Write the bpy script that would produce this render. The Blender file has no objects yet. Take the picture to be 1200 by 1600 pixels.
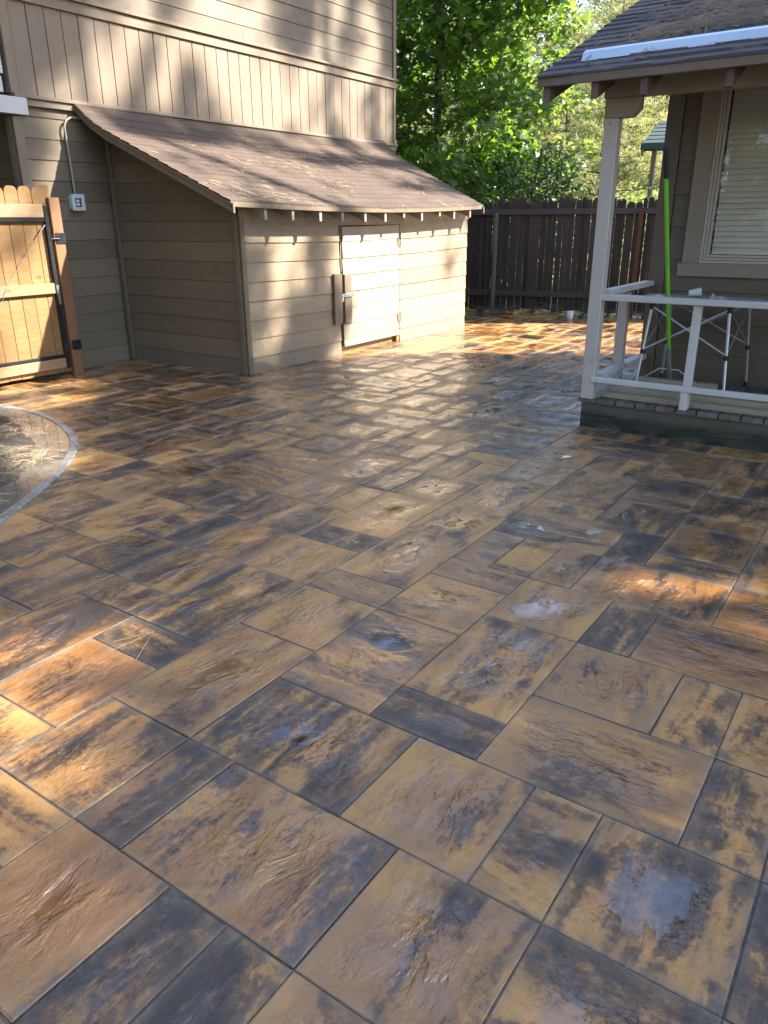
import bpy, bmesh, math, random
from mathutils import Vector, Matrix, noise
random.seed(7)
D = bpy.data
SC = bpy.context.scene
COL = SC.collection

# ------------------------------------------------------------------ camera
H = 1.52
F_PX, PITCH, ROLL, YAW = 1181.46, math.radians(21.041), math.radians(-0.311), math.radians(-34.744)
cp, sp = math.cos(PITCH), math.sin(PITCH)
cr, sr = math.cos(ROLL), math.sin(ROLL)
cy, sy = math.cos(YAW), math.sin(YAW)
G = Matrix(((cy, sy, 0), (-sy, cy, 0), (0, 0, 1)))
_r, _u = Vector((1, 0, 0)), Vector((0, sp, cp))
RIGHT = G @ (_r * cr + _u * sr)
UP = G @ (-_r * sr + _u * cr)
FWD = G @ Vector((0, cp, -sp))
CAMP = Vector((0, 0, H))
cd = D.cameras.new('camera'); cam = D.objects.new('camera', cd); COL.objects.link(cam)
cd.sensor_fit = 'VERTICAL'; cd.sensor_height = 36; cd.lens = F_PX / 1600 * 36
cd.clip_start = 0.05; cd.clip_end = 2000
R3 = Matrix((RIGHT, UP, -FWD)).transposed()
cam.matrix_world = Matrix.Translation(CAMP) @ R3.to_4x4()
SC.camera = cam

# ------------------------------------------------------------------ light
SUN = Vector((1, 0.64, 0.95)).normalized()
EL = math.asin(SUN.z); AZ = math.atan2(SUN.x, SUN.y)
W = D.worlds.new('World'); SC.world = W; W.use_nodes = True
wn = W.node_tree; wn.nodes.clear()
sky = wn.nodes.new('ShaderNodeTexSky'); sky.sky_type = 'NISHITA'; sky.sun_disc = False
sky.sun_elevation = EL; sky.sun_rotation = AZ; sky.altitude = 1800; sky.air_density = 1.0; sky.dust_density = 5.0
bg = wn.nodes.new('ShaderNodeBackground'); bg.inputs[1].default_value = 0.13
wo = wn.nodes.new('ShaderNodeOutputWorld')
wn.links.new(sky.outputs[0], bg.inputs[0]); wn.links.new(bg.outputs[0], wo.inputs[0])
sl = D.lights.new('sun', 'SUN'); sl.energy = 4.6; sl.angle = math.radians(0.8); sl.color = (1.0, 0.93, 0.82)
so = D.objects.new('sun', sl); COL.objects.link(so); so.location = (8, 5, 12)
so.rotation_euler = SUN.to_track_quat('Z', 'Y').to_euler()
SC.view_settings.view_transform = 'Standard'; SC.view_settings.look = 'None'
SC.view_settings.exposure = 2.8; SC.view_settings.gamma = 1.0
SC.view_settings.use_curve_mapping = False
try:
    SC.cycles.use_denoising = True
    SC.cycles.max_bounces = 8; SC.cycles.transparent_max_bounces = 8
    SC.cycles.sample_clamp_indirect = 6.0
except Exception: pass

# photo rays (used only to measure where real surfaces stand)
def ray(px, py): return FWD + RIGHT * ((px - 600) / F_PX) - UP * ((py - 800) / F_PX)
def onX(px, py, X): d = ray(px, py); return CAMP + d * ((X - CAMP.x) / d.x)
def onY(px, py, Y): d = ray(px, py); return CAMP + d * ((Y - CAMP.y) / d.y)
def onZ(px, py, Z): d = ray(px, py); return CAMP + d * ((Z - CAMP.z) / d.z)

# ------------------------------------------------------------------ mesh builder
class MB:
    def __init__(s): s.v = []; s.f = []; s.uv = []; s.col = []; s.mi = []; s.cur = 0; s.c = (1, 1, 1, 1); s.sm = []
    def face(s, pts, uv=None, smooth=False):
        n = len(s.v); s.v += [tuple(p) for p in pts]; s.f.append(tuple(range(n, n + len(pts))))
        s.uv.append(uv if uv else [(0, 0)] * len(pts)); s.col.append(s.c); s.mi.append(s.cur); s.sm.append(smooth)
    def box(s, lo, hi, M=None, rnd=True):
        if rnd: s.c = (random.random(), random.random(), random.random(), 1)
        x0, y0, z0 = lo; x1, y1, z1 = hi
        P = [Vector(p) for p in ((x0,y0,z0),(x1,y0,z0),(x1,y1,z0),(x0,y1,z0),(x0,y0,z1),(x1,y0,z1),(x1,y1,z1),(x0,y1,z1))]
        Q = [M @ p for p in P] if M else P
        ax = max(range(3), key=lambda i: abs(hi[i] - lo[i]))
        for f in ((3,2,1,0),(4,5,6,7),(0,1,5,4),(1,2,6,5),(2,3,7,6),(3,0,4,7)):
            uv = []
            for i in f:
                p = P[i]; o = [p[j] for j in range(3) if j != ax]
                uv.append((p[ax], o[0] + o[1]))
            s.face([Q[i] for i in f], uv)
    def bar(s, a, b, w, h, up=(0, 0, 1), rnd=True):
        a, b = Vector(a), Vector(b); d = (b - a); L = d.length; d.normalize()
        up = Vector(up)
        if abs(d.dot(up)) > 0.98: up = Vector((1, 0, 0))
        x = d; yv = up.cross(x).normalized(); z = x.cross(yv)
        M = Matrix((x, yv, z)).transposed().to_4x4(); M.translation = a
        s.box((0, -w / 2, -h / 2), (L, w / 2, h / 2), M, rnd)
    def tube(s, pts, rad, n=8, cap=True):
        pts = [Vector(p) for p in pts]; N = len(pts)
        rad = rad if isinstance(rad, (list, tuple)) else [rad] * N
        rings = []; ref = Vector((0.13, 0.27, 0.95)); base = len(s.v); tot = 0
        us = []
        for i, p in enumerate(pts):
            t = (pts[min(i + 1, N - 1)] - pts[max(i - 1, 0)]).normalized()
            r = ref if abs(t.dot(ref)) < 0.95 else Vector((1, 0, 0))
            a = t.cross(r).normalized(); b = t.cross(a)
            if i: tot += (p - pts[i - 1]).length
            us.append(tot)
            rings.append([p + (a * math.cos(2 * math.pi * k / n) + b * math.sin(2 * math.pi * k / n)) * rad[i] for k in range(n)])
        for R in rings: s.v += [tuple(q) for q in R]
        for i in range(N - 1):
            for k in range(n):
                k2 = (k + 1) % n
                s.f.append((base + i * n + k, base + i * n + k2, base + (i + 1) * n + k2, base + (i + 1) * n + k))
                s.uv.append([(us[i], k / n * .3), (us[i], (k + 1) / n * .3), (us[i + 1], (k + 1) / n * .3), (us[i + 1], k / n * .3)])
                s.col.append(s.c); s.mi.append(s.cur); s.sm.append(True)
        if cap:
            for R in (rings[0][::-1], rings[-1]): s.face(R)
    def prism(s, poly, axis, a, b):
        """poly 2D points extruded along axis (0,1,2) from a to b"""
        def P(q, t):
            l = list(q); l.insert(axis, t); return Vector(l)
        n = len(poly); s.c = (random.random(), random.random(), random.random(), 1)
        s.face([P(q, a) for q in poly][::-1], [(q[0], q[1]) for q in poly][::-1]); s.face([P(q, b) for q in poly], [(q[0], q[1]) for q in poly])
        for i in range(n):
            q, r = poly[i], poly[(i + 1) % n]
            l = math.hypot(r[0] - q[0], r[1] - q[1])
            s.face([P(q, a), P(r, a), P(r, b), P(q, b)], [(a, 0), (a, l), (b, l), (b, 0)])
    def build(s, name, mats, parent=None, bevel=0, loc=None):
        me = D.meshes.new(name)
        me.from_pydata(s.v, [], s.f)
        uvl = me.uv_layers.new(name='UVMap'); fl = [c for u in s.uv for q in u for c in q]
        uvl.data.foreach_set('uv', fl)
        ca = me.color_attributes.new('rnd', 'FLOAT_COLOR', 'CORNER')
        fc = []
        for f, c in zip(s.f, s.col): fc += list(c) * len(f)
        ca.data.foreach_set('color', fc)
        me.polygons.foreach_set('material_index', s.mi)
        me.polygons.foreach_set('use_smooth', s.sm)
        mats = mats if isinstance(mats, (list, tuple)) else [mats]
        for m in mats: me.materials.append(m)
        if bevel:
            bm = bmesh.new(); bm.from_mesh(me)
            bmesh.ops.remove_doubles(bm, verts=bm.verts, dist=1e-5)
            bmesh.ops.recalc_face_normals(bm, faces=bm.faces)
            eds = [e for e in bm.edges if len(e.link_faces) == 2 and e.calc_face_angle(0) > 0.6]
            bmesh.ops.bevel(bm, geom=eds, offset=bevel, segments=1, affect='EDGES', clamp_overlap=True)
            bm.to_mesh(me); bm.free()
        me.update()
        o = D.objects.new(name, me); COL.objects.link(o)
        if parent: o.parent = parent
        if parent and parent.type == 'EMPTY': o.matrix_parent_inverse = Matrix.Translation(-parent.location)
        return o

def thing(name, label, cat, loc=(0, 0, 0), group=None):
    o = D.objects.new(name, None); COL.objects.link(o); o.location = loc; o.empty_display_size = 0.1
    o['label'] = label; o['category'] = cat
    if group: o['group'] = group
    return o
def tag(o, label, cat, group=None):
    o['label'] = label; o['category'] = cat
    if group: o['group'] = group
    return o
def struct(o, kind='structure', label=None, cat=None):
    o['kind'] = kind
    if label: o['label'] = label
    if cat: o['category'] = cat
    return o

# ------------------------------------------------------------------ materials
class NT:
    def __init__(s, name):
        s.m = D.materials.new(name); s.m.use_nodes = True; s.t = s.m.node_tree; s.t.nodes.clear()
        s.out = s.n('ShaderNodeOutputMaterial'); s.p = s.n('ShaderNodeBsdfPrincipled'); s.l(s.p.outputs[0], s.out.inputs[0])
    def n(s, t, **k):
        o = s.t.nodes.new(t)
        for a, b in k.items(): setattr(o, a, b)
        return o
    def l(s, a, b): s.t.links.new(a, b)
    def set(s, inp, v):
        if isinstance(v, bpy.types.NodeSocket): s.l(v, inp)
        else:
            if hasattr(inp, 'default_value'):
                try: inp.default_value = v
                except Exception: inp.default_value = tuple(v) + (1,)
    def co(s, kind='Object', scale=(1, 1, 1), rot=(0, 0, 0), loc=(0, 0, 0)):
        tc = s.n('ShaderNodeTexCoord'); mp = s.n('ShaderNodeMapping')
        s.l(tc.outputs[kind], mp.inputs[0]); mp.inputs[1].default_value = loc; mp.inputs[2].default_value = rot; mp.inputs[3].default_value = scale
        return mp.outputs[0]
    def noise(s, vec, scale=5, detail=4, rough=.55, dist=0, typ='FBM', out=0):
        o = s.n('ShaderNodeTexNoise'); o.noise_type = typ
        s.l(vec, o.inputs['Vector']); o.inputs['Scale'].default_value = scale; o.inputs['Detail'].default_value = detail
        o.inputs['Roughness'].default_value = rough; o.inputs['Distortion'].default_value = dist
        return o.outputs[out]
    def ramp(s, fac, stops, interp='LINEAR'):
        o = s.n('ShaderNodeValToRGB'); o.color_ramp.interpolation = interp; e = o.color_ramp.elements
        while len(e) < len(stops): e.new(0.5)
        for i, (p, c) in enumerate(stops):
            e[i].position = p; e[i].color = (c, c, c, 1) if isinstance(c, (int, float)) else tuple(c) + (1,)
        s.l(fac, o.inputs[0]); return o.outputs[0]
    def mix(s, f, a, b, blend='MIX'):
        o = s.n('ShaderNodeMix'); o.data_type = 'RGBA'; o.blend_type = blend
        s.set(o.inputs[0], f); s.set(o.inputs[6], a); s.set(o.inputs[7], b); return o.outputs[2]
    def math(s, op, a, b=None, c=None, clamp=False):
        o = s.n('ShaderNodeMath', operation=op); o.use_clamp = clamp
        s.set(o.inputs[0], a)
        if b is not None: s.set(o.inputs[1], b)
        if c is not None: s.set(o.inputs[2], c)
        return o.outputs[0]
    def rnd(s):
        a = s.n('ShaderNodeAttribute', attribute_name='rnd'); x = s.n('ShaderNodeSeparateColor'); s.l(a.outputs[0], x.inputs[0])
        return x.outputs[0], x.outputs[1], x.outputs[2]
    def bump(s, h, dist=.01, strength=1.0, nrm=None):
        o = s.n('ShaderNodeBump'); o.inputs['Strength'].default_value = strength; o.inputs['Distance'].default_value = dist
        s.l(h, o.inputs['Height'])
        if nrm: s.l(nrm, o.inputs['Normal'])
        return o.outputs[0]
    def fin(s, color, rough=.6, normal=None, spec=.5, metal=0):
        s.set(s.p.inputs['Base Color'], color); s.set(s.p.inputs['Roughness'], rough)
        s.p.inputs['Specular IOR Level'].default_value = spec; s.p.inputs['Metallic'].default_value = metal
        if normal: s.l(normal, s.p.inputs['Normal'])
        return s.m
def sepxyz(n, v):
    o = n.n('ShaderNodeSeparateXYZ'); n.l(v, o.inputs[0]); return o.outputs

KF = .64   # overall reflectance level of the materials
def kf(*cs): return [tuple(x * KF for x in c) for c in cs]
def m_paint(name, col, var=.12, rough=.6, grain=(2, 2, 30), dirt=True, scuff=0.0):
    col, = kf(col)
    """painted timber: UV.x along the board"""
    n = NT(name); uv = n.co('UV', (3, 40, 1)); r, g, b = n.rnd()
    add = n.n('ShaderNodeVectorMath', operation='ADD'); cb = n.n('ShaderNodeCombineXYZ')
    n.l(n.math('MULTIPLY', r, 31.0), cb.inputs[0]); n.l(n.math('MULTIPLY', g, 17.0), cb.inputs[1])
    n.l(uv, add.inputs[0]); n.l(cb.outputs[0], add.inputs[1]); v = add.outputs[0]
    gr = n.noise(v, 1.0, 5, .6, .8)
    ob = n.co('Object'); big = n.noise(ob, 1.3, 4, .6); med = n.noise(ob, 9, 5, .65)
    f = n.math('ADD', n.math('MULTIPLY', gr, .35), n.math('ADD', n.math('MULTIPLY', big, .4), n.math('MULTIPLY', r, .3)))
    dark = tuple(c * (1 - var * 1.3) for c in col); lite = tuple(min(1, c * (1 + var)) for c in col)
    c = n.mix(n.ramp(f, [(.3, 0), (.75, 1)]), dark, lite)
    if dirt:
        z = sepxyz(n, n.co('Object'))[2]
        d = n.math('MULTIPLY', n.ramp(n.math('ADD', z, n.math('MULTIPLY', med, .22)), [(.08, 1), (.42, 0)]), .55)
        c = n.mix(d, c, (.10, .085, .065))
    if scuff:
        c = n.mix(n.math('MULTIPLY', n.ramp(med, [(.62, 0), (.68, 1)]), scuff), c, (.16, .12, .09))
    nm = n.bump(n.math('ADD', gr, n.math('MULTIPLY', med, .4)), .0022, .8)
    return n.fin(c, n.ramp(med, [(.3, rough - .1), (.7, rough + .15)]), nm, .4)

def m_wood(name, a, b, knots=True, rough=.6, scale=(2.2, 26, 1), bump=.002, dark=(.1, .05, .02)):
    a, b, dark = kf(a, b, dark)
    n = NT(name); uv = n.co('UV', scale); r, g, bb = n.rnd()
    add = n.n('ShaderNodeVectorMath', operation='ADD'); cb = n.n('ShaderNodeCombineXYZ')
    n.l(n.math('MULTIPLY', r, 37.0), cb.inputs[0]); n.l(n.math('MULTIPLY', g, 23.0), cb.inputs[1])
    n.l(uv, add.inputs[0]); n.l(cb.outputs[0], add.inputs[1]); v = add.outputs[0]
    gr = n.noise(v, 1.0, 6, .62, 1.6); lo = n.noise(v, .25, 2, .5)
    f = n.math('ADD', n.math('MULTIPLY', gr, .75), n.math('ADD', n.math('MULTIPLY', bb, .3), n.math('MULTIPLY', lo, .25)))
    c = n.mix(n.ramp(f, [(.4, 0), (.9, 1)]), a, b)
    if knots:
        v2 = n.n('ShaderNodeMapping'); n.l(v, v2.inputs[0]); v2.inputs[3].default_value = (1.6, .25, 1)
        vo = n.n('ShaderNodeTexVoronoi'); n.l(v2.outputs[0], vo.inputs[0]); vo.inputs['Scale'].default_value = .8
        k = n.ramp(vo.outputs[0], [(.05, 1), (.14, 0)])
        c = n.mix(n.math('MULTIPLY', k, .75), c, dark)
    nm = n.bump(gr, bump, .8)
    return n.fin(c, rough, nm, .35)

def m_plain(name, col, rough=.5, metal=0, var=.08, sc=20, bump=.0008, spec=.5):
    col, = kf(col)
    n = NT(name); o = n.co('Object'); f = n.noise(o, sc, 5, .6)
    c = n.mix(n.ramp(f, [(.3, 0), (.7, 1)]), tuple(x * (1 - var) for x in col), tuple(min(1, x * (1 + var)) for x in col))
    return n.fin(c, n.ramp(f, [(.3, max(0, rough - .07)), (.7, rough + .07)]), n.bump(f, bump, .6), spec, metal)

TAUPE = (.188, .144, .094)
M_SIDE = m_paint('taupe_siding_paint', TAUPE, .20)
M_TRIM = m_paint('taupe_trim_paint', (.225, .167, .112), .08)
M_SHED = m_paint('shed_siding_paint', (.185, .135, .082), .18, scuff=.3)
M_SHEDF = m_paint('sunlit_shed_paint', (.33, .247, .155), .17, scuff=.35)  # same shed paint, lightened so the colour carries the sun on the front
M_DOOR = m_paint('shed_door_paint', (.36, .285, .20), .10, scuff=.15)
M_WHITE = m_paint('white_weathered_paint', (.62, .60, .57), .06, .5, dirt=False, scuff=.2)
M_PORCHW = m_paint('porch_offwhite_paint', (.55, .49, .44), .06, .5, dirt=False, scuff=.25)
M_COTT = m_paint('cottage_siding_paint', (.16, .125, .09), .08, dirt=False)
M_CTRIM = m_paint('cottage_trim_paint', (.34, .28, .22), .07, dirt=False)
M_FASC = m_paint('brown_fascia_paint', (.21, .15, .105), .12, dirt=False)
M_TAIL = m_wood('rafter_tail_wood', (.10, .06, .045), (.20, .14, .11), False)
M_TAILS = m_paint('shed_tail_paint', (.36, .31, .25), .08, dirt=False)
M_CEDAR = m_wood('fresh_cedar_boards', (.225, .11, .036), (.345, .205, .08))
M_CEDRAIL = m_wood('fresh_pine_rail', (.29, .165, .08), (.40, .26, .145))
M_POST = m_wood('stained_gate_post_wood', (.19, .085, .036), (.29, .155, .07))
M_FENCE = m_wood('dark_weathered_fence_wood', (.030, .022, .017), (.085, .066, .054), False, .8, dark=(.01, .01, .01))
M_FRAIL = m_wood('grey_fence_rail_wood', (.06, .045, .045), (.11, .09, .085), False, .8)
M_DECK = m_wood('grey_deck_wood', (.10, .085, .08), (.20, .175, .16), False, .55, dark=(.03, .03, .03))
M_LUMB = m_wood('pale_lumber', (.33, .28, .19), (.47, .41, .30), True, .6, dark=(.2, .13, .07))
M_BLACK = m_plain('black_powder_steel', (.008, .010, .014), .4, 0, .1)
M_ALU = m_plain('aluminium_tube', (.55, .58, .62), .35, .6, .05)
M_GALV = m_plain('galvanised_steel', (.55, .57, .58), .35, .8, .1)
M_FLASH = m_plain('new_drip_edge_metal', (.66, .72, .78), .42, .55, .08, 4)
M_GREEN = m_plain('lime_green_handle', (.16, .62, .015), .35, 0, .03)
M_GRIP = m_plain('black_foam_grip', (.018, .02, .022), .8)
M_PLAST = m_plain('white_plastic', (.75, .76, .78), .4, 0, .03)
M_CUP = m_plain('white_paper', (.78, .78, .77), .6, 0, .05)
M_GRYBOX = m_plain('pale_grey_box', (.60, .68, .66), .45, 0, .04)
M_DARK = m_plain('dark_cavity', (.012, .010, .010), .9)
M_BRIST = m_plain('dark_blue_bristles', (.02, .028, .05), .8)
M_ORANGE = m_plain('orange_plastic', (.75, .12, .02), .5)
M_HOSE = m_plain('green_rubber', (.02, .16, .07), .45)
M_CONDUIT = m_paint('conduit_paint', (.33, .28, .22), .06, dirt=False)

def m_rim():
    n = NT('wet_rim_board_wood'); uv = n.co('UV', (2, 30, 1)); gr = n.noise(uv, 1, 5, .6, 1)
    ob = n.co('Object'); z = sepxyz(n, ob)[2]; nz = n.noise(ob, 5, 5, .65)
    c = n.mix(gr, (.04, .035, .028), (.09, .075, .055))
    w = n.ramp(n.math('ADD', z, n.math('MULTIPLY', n.math('SUBTRACT', nz, .5), .14)), [(.10, 1), (.15, 0)])
    c = n.mix(w, c, (.006, .012, .011))
    return n.fin(c, n.ramp(w, [(0, .7), (1, .25)]), n.bump(gr, .003, .8), .5)
M_RIM = m_rim()

def m_shingle(name, a, b, g, patch=None):
    a, b, g = kf(a, b, g)
    n = NT(name); r, gg, bb = n.rnd(); ob = n.co('Object'); fine = n.noise(ob, 160, 2, .7); big = n.noise(ob, 1.5, 4, .6); med = n.noise(ob, 12, 4, .6)
    f = n.math('ADD', n.math('MULTIPLY', r, .55), n.math('MULTIPLY', big, .5))
    c = n.mix(n.ramp(f, [(.2, 0), (.8, 1)]), a, b)
    c = n.mix(n.ramp(med, [(.5, 0), (.8, .5)]), c, g)
    c = n.mix(n.ramp(fine, [(.3, 0), (.7, .6)]), c, tuple(x * 1.7 for x in b))
    return n.fin(c, .85, n.bump(n.math('ADD', fine, med), .003, .8), .3)
M_SHGL = m_shingle('brown_shingles', (.052, .036, .027), (.092, .064, .048), (.10, .08, .062))
M_SHGD = m_shingle('dark_grey_shingles', (.055, .048, .052), (.10, .085, .085), (.10, .08, .075))
M_SHGG = m_shingle('green_shingles', (.016, .035, .036), (.03, .055, .055), (.03, .045, .045))

def m_leaf(name, a, b, trans, tamt=.45, rough=.45):
    a, b, trans = kf(a, b, trans)
    n = NT(name); r, g, bb = n.rnd()
    c = n.mix(r, a, b)
    c = n.mix(n.ramp(g, [(.86, 0), (.97, .6)]), c, tuple(min(1, x * 2.1 + .01) for x in b))
    n.fin(c, rough, None, .4)
    tr = n.n('ShaderNodeBsdfTranslucent'); n.l(n.mix(r, trans, tuple(x * .7 for x in trans)), tr.inputs[0])
    mx = n.n('ShaderNodeMixShader'); mx.inputs[0].default_value = tamt
    n.l(n.p.outputs[0], mx.inputs[1]); n.l(tr.outputs[0], mx.inputs[2]); n.l(mx.outputs[0], n.out.inputs[0])
    return n.m
M_MAPLE = m_leaf('maple_leaf', (.033, .088, .012), (.07, .155, .022), (.26, .46, .03), .45)
M_MAPLE2 = m_leaf('pale_maple_leaf', (.07, .13, .03), (.12, .19, .05), (.38, .55, .08), .5)
M_BUSH = m_leaf('bush_leaf', (.05, .09, .03), (.10, .15, .06), (.2, .32, .06), .35, .35)
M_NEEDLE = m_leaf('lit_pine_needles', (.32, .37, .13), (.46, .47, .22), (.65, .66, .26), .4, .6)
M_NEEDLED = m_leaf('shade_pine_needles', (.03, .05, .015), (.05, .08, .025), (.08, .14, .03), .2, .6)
M_BARK = m_wood('grey_brown_bark', (.045, .035, .028), (.12, .095, .075), False, .9, (3, 10, 1), .01)
M_BARKR = m_wood('reddish_pine_bark', (.09, .05, .03), (.2, .12, .08), False, .9, (3, 10, 1), .015)
M_STRAW = m_plain('dry_pine_needle', (.38, .27, .16), .6, 0, .3, 3)
M_STRAWD = m_plain('old_pine_needle', (.30, .21, .13), .7, 0, .35, 4)
M_TWIG = m_plain('dry_twig', (.16, .105, .065), .8, 0, .3, 6)

def m_paver():
    n = NT('wet_slate_paver'); r, g, b = n.rnd()
    uv = n.n('ShaderNodeUVMap', uv_map='met').outputs[0]; lc = n.n('ShaderNodeUVMap', uv_map='loc').outputs[0]
    def mp(v, sc):
        m = n.n('ShaderNodeMapping'); n.l(v, m.inputs[0]); m.inputs[3].default_value = sc; return m.outputs[0]
    # cloudy, streaked pigment
    st = n.noise(mp(uv, (1.5, 7.5, 1)), 1.0, 7, .66, .55)
    cl = n.noise(mp(uv, (3.0, 4.6, 1)), 1.0, 7, .68, .8)
    fine = n.noise(uv, 38, 6, .75)
    speck = n.noise(uv, 240, 3, .7)
    mk = n.math('ADD', n.math('MULTIPLY', st, .55), n.math('MULTIPLY', cl, .45))
    mk = n.math('ADD', mk, n.math('MULTIPLY', n.math('SUBTRACT', fine, .5), .27))
    offs = n.math('MULTIPLY', n.math('SUBTRACT', r, .42), .19)
    ra = n.n('ShaderNodeAttribute', attribute_name='rnd').outputs['Alpha']
    mko = n.math('ADD', mk, offs)
    dk = n.math('ADD', n.math('MULTIPLY', n.ramp(mko, [(.43, 0), (.62, 1)]), .5), n.math('MULTIPLY', n.ramp(mko, [(.51, 0), (.55, .8), (.60, 1)]), .5))
    st2 = n.noise(mp(uv, (1.1, 5.0, 1)), 1.3, 6, .62, 1.2)
    rust = n.ramp(n.math('ADD', st2, n.math('MULTIPLY', n.math('SUBTRACT', g, .5), .3)), [(.49, 0), (.66, 1)])
    pur = n.ramp(n.math('ADD', n.noise(mp(uv, (2, 5, 3)), 1.1, 6, .65, .6), n.math('MULTIPLY', n.math('SUBTRACT', b, .5), .3)), [(.46, 0), (.58, 1)])
    c = n.mix(n.math('MULTIPLY', rust, .85), (.42, .215, .060), (.25, .102, .024))
    c = n.mix(n.math('MULTIPLY', pur, .55), c, (.14, .082, .056))
    c = n.mix(n.ramp(fine, [(.35, 0), (.7, .35)]), c, (.33, .185, .07))
    c = n.mix(n.math('MULTIPLY', dk, .97), c, (.019, .018, .020))
    c = n.mix(n.ramp(speck, [(.35, .0), (.75, .28)]), c, n.mix(.3, c, (.30, .22, .13)))
    # centre relief, cleft like split slate
    sx = sepxyz(n, lc)
    ex = n.math('MINIMUM', n.math('MINIMUM', sx[0], sx[1]), sx[2])
    cen = n.ramp(n.math('ADD', sx[0], n.math('MULTIPLY', n.math('SUBTRACT', n.noise(uv, 7, 3), .5), .22)), [(.03, 0), (.20, 1)])
    rid = n.noise(mp(uv, (3.4, 6.2, 1)), 1.0, 5, .58, .5)
    t5 = n.math('MULTIPLY', rid, 9.0); fl_ = n.math('FLOOR', t5); fr_ = n.math('SUBTRACT', t5, fl_)
    ter = n.math('DIVIDE', n.math('ADD', fl_, n.ramp(fr_, [(.62, 0), (.90, 1)])), 9.0)
    rel = n.math('ADD', n.math('MULTIPLY', rid, .55), n.math('MULTIPLY', ter, .45))
    cleft = n.noise(mp(uv, (10, 18, 1)), 1.0, 5, .62, .6)
    rel = n.math('ADD', rel, n.math('MULTIPLY', n.math('SUBTRACT', cleft, .5), .30))
    rel = n.math('MULTIPLY', n.math('ADD', rel, .08), cen)
    base = n.math('ADD', n.math('MULTIPLY', n.math('SUBTRACT', 1.0, cen), .60), rel)
    ob = n.co('Object'); wet = n.noise(ob, .9, 3, .5)
    lvl = n.math('ADD', .445, n.math('ADD', n.math('MULTIPLY', wet, .12), n.math('ADD', n.math('MULTIPLY', n.math('SUBTRACT', ra, .5), .12), n.math('MULTIPLY', n.math('SUBTRACT', n.noise(uv, 2.5, 2), .5), .25))))
    h = n.math('MAXIMUM', base, lvl)
    pud = n.ramp(n.math('SUBTRACT', lvl, base), [(.0, 0), (.005, 1)])
    pud = n.math('MULTIPLY', pud, cen)
    dry = n.math('SUBTRACT', 1.0, pud)
    hh = n.math('ADD', h, n.math('MULTIPLY', n.math('MULTIPLY', n.math('ADD', fine, n.math('MULTIPLY', speck, .35)), .05), dry))
    nm = n.bump(hh, .09, 1.0)
    c = n.mix(n.math('MULTIPLY', pud, .45), c, n.mix(1.0, c, (.45, .38, .25), 'MULTIPLY'))
    edge = n.ramp(n.math('ADD', sx[0], n.math('MULTIPLY', n.math('SUBTRACT', n.noise(ob, 9, 5, .7), .5), .05)), [(.0, .5), (.015, .2), (.04, 0)])
    c = n.mix(n.math('MULTIPLY', edge, n.ramp(fine, [(.4, 0), (.6, 1)])), c, (.21, .19, .155))
    wn_ = n.math('ADD', n.math('ADD', sx[0], n.math('MULTIPLY', n.math('SUBTRACT', n.noise(uv, 5, 5, .65), .5), .24)), n.math('MULTIPLY', n.math('SUBTRACT', g, .5), .11))
    wm = n.ramp(wn_, [(.035, 0), (.085, 1)])
    damp = n.ramp(n.noise(ob, 3.4, 5, .6), [(.35, .20), (.7, .42)])
    rgd = n.math('ADD', damp, n.math('MULTIPLY', speck, .12))
    rgw = n.math('ADD', .055, n.math('MULTIPLY', n.math('MULTIPLY', fine, .10), dry))
    rg = n.math('ADD', n.math('MULTIPLY', wm, rgw), n.math('MULTIPLY', n.math('SUBTRACT', 1.0, wm), rgd))
    c = n.mix(n.math('MULTIPLY', wm, .55), c, n.mix(1.0, c, (.72, .62, .50), 'MULTIPLY'))
    c = n.mix(n.math('MULTIPLY', n.math('SUBTRACT', 1.0, wm), .05), c, (.16, .155, .145))
    n.l(n.math('MULTIPLY', wm, .9), n.p.inputs['Coat Weight'])
    n.fin(c, rg, nm, .5)
    n.p.inputs['IOR'].default_value = 1.45
    n.p.inputs['Coat Roughness'].default_value = .04
    nb = n.bump(n.math('ADD', h, n.math('MULTIPLY', n.math('MULTIPLY', fine, .02), dry)), .095, 1.0); n.l(nb, n.p.inputs['Coat Normal'])
    return n.m
M_PAVER = m_paver()
def m_joint():
    n = NT('damp_joint_sand'); ob = n.co('Object'); f = n.noise(ob, 30, 6, .7); g = n.noise(ob, 2, 3)
    c = n.mix(n.ramp(n.math('ADD', n.math('MULTIPLY', f, .6), n.math('MULTIPLY', g, .4)), [(.4, 0), (.62, 1)]), (.035, .031, .026), (.12, .11, .09))
    return n.fin(c, .7, n.bump(f, .004, 1), .4)
M_JOINT = m_joint()
def m_dirt(name, a, b, rough=.9, sc=3):
    a, b = kf(a, b)
    n = NT(name); ob = n.co('Object'); f = n.noise(ob, sc, 8, .7); g = n.noise(ob, sc * 12, 5, .7)
    c = n.mix(n.ramp(n.math('ADD', n.math('MULTIPLY', f, .6), n.math('MULTIPLY', g, .4)), [(.38, 0), (.62, 1)]), a, b)
    return n.fin(c, rough, n.bump(n.math('ADD', f, g), .02, 1), .3)
M_DIRT = m_dirt('dry_forest_soil', (.10, .075, .05), (.22, .18, .11))
M_MULCH = m_dirt('dark_wet_soil', (.035, .03, .024), (.15, .12, .085), .7, 5)
def m_conc():
    n = NT('wet_grey_concrete'); ob = n.co('Object'); f = n.noise(ob, 6, 7, .7); g = n.noise(ob, 60, 4, .7)
    c = n.mix(n.ramp(f, [(.35, 0), (.65, 1)]), (.10, .108, .105), (.25, .255, .245))
    c = n.mix(n.ramp(g, [(.5, 0), (.7, .4)]), c, (.06, .065, .065))
    return n.fin(c, n.ramp(f, [(.4, .12), (.65, .5)]), n.bump(n.math('ADD', f, n.math('MULTIPLY', g, .3)), .006, 1), .5)
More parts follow.
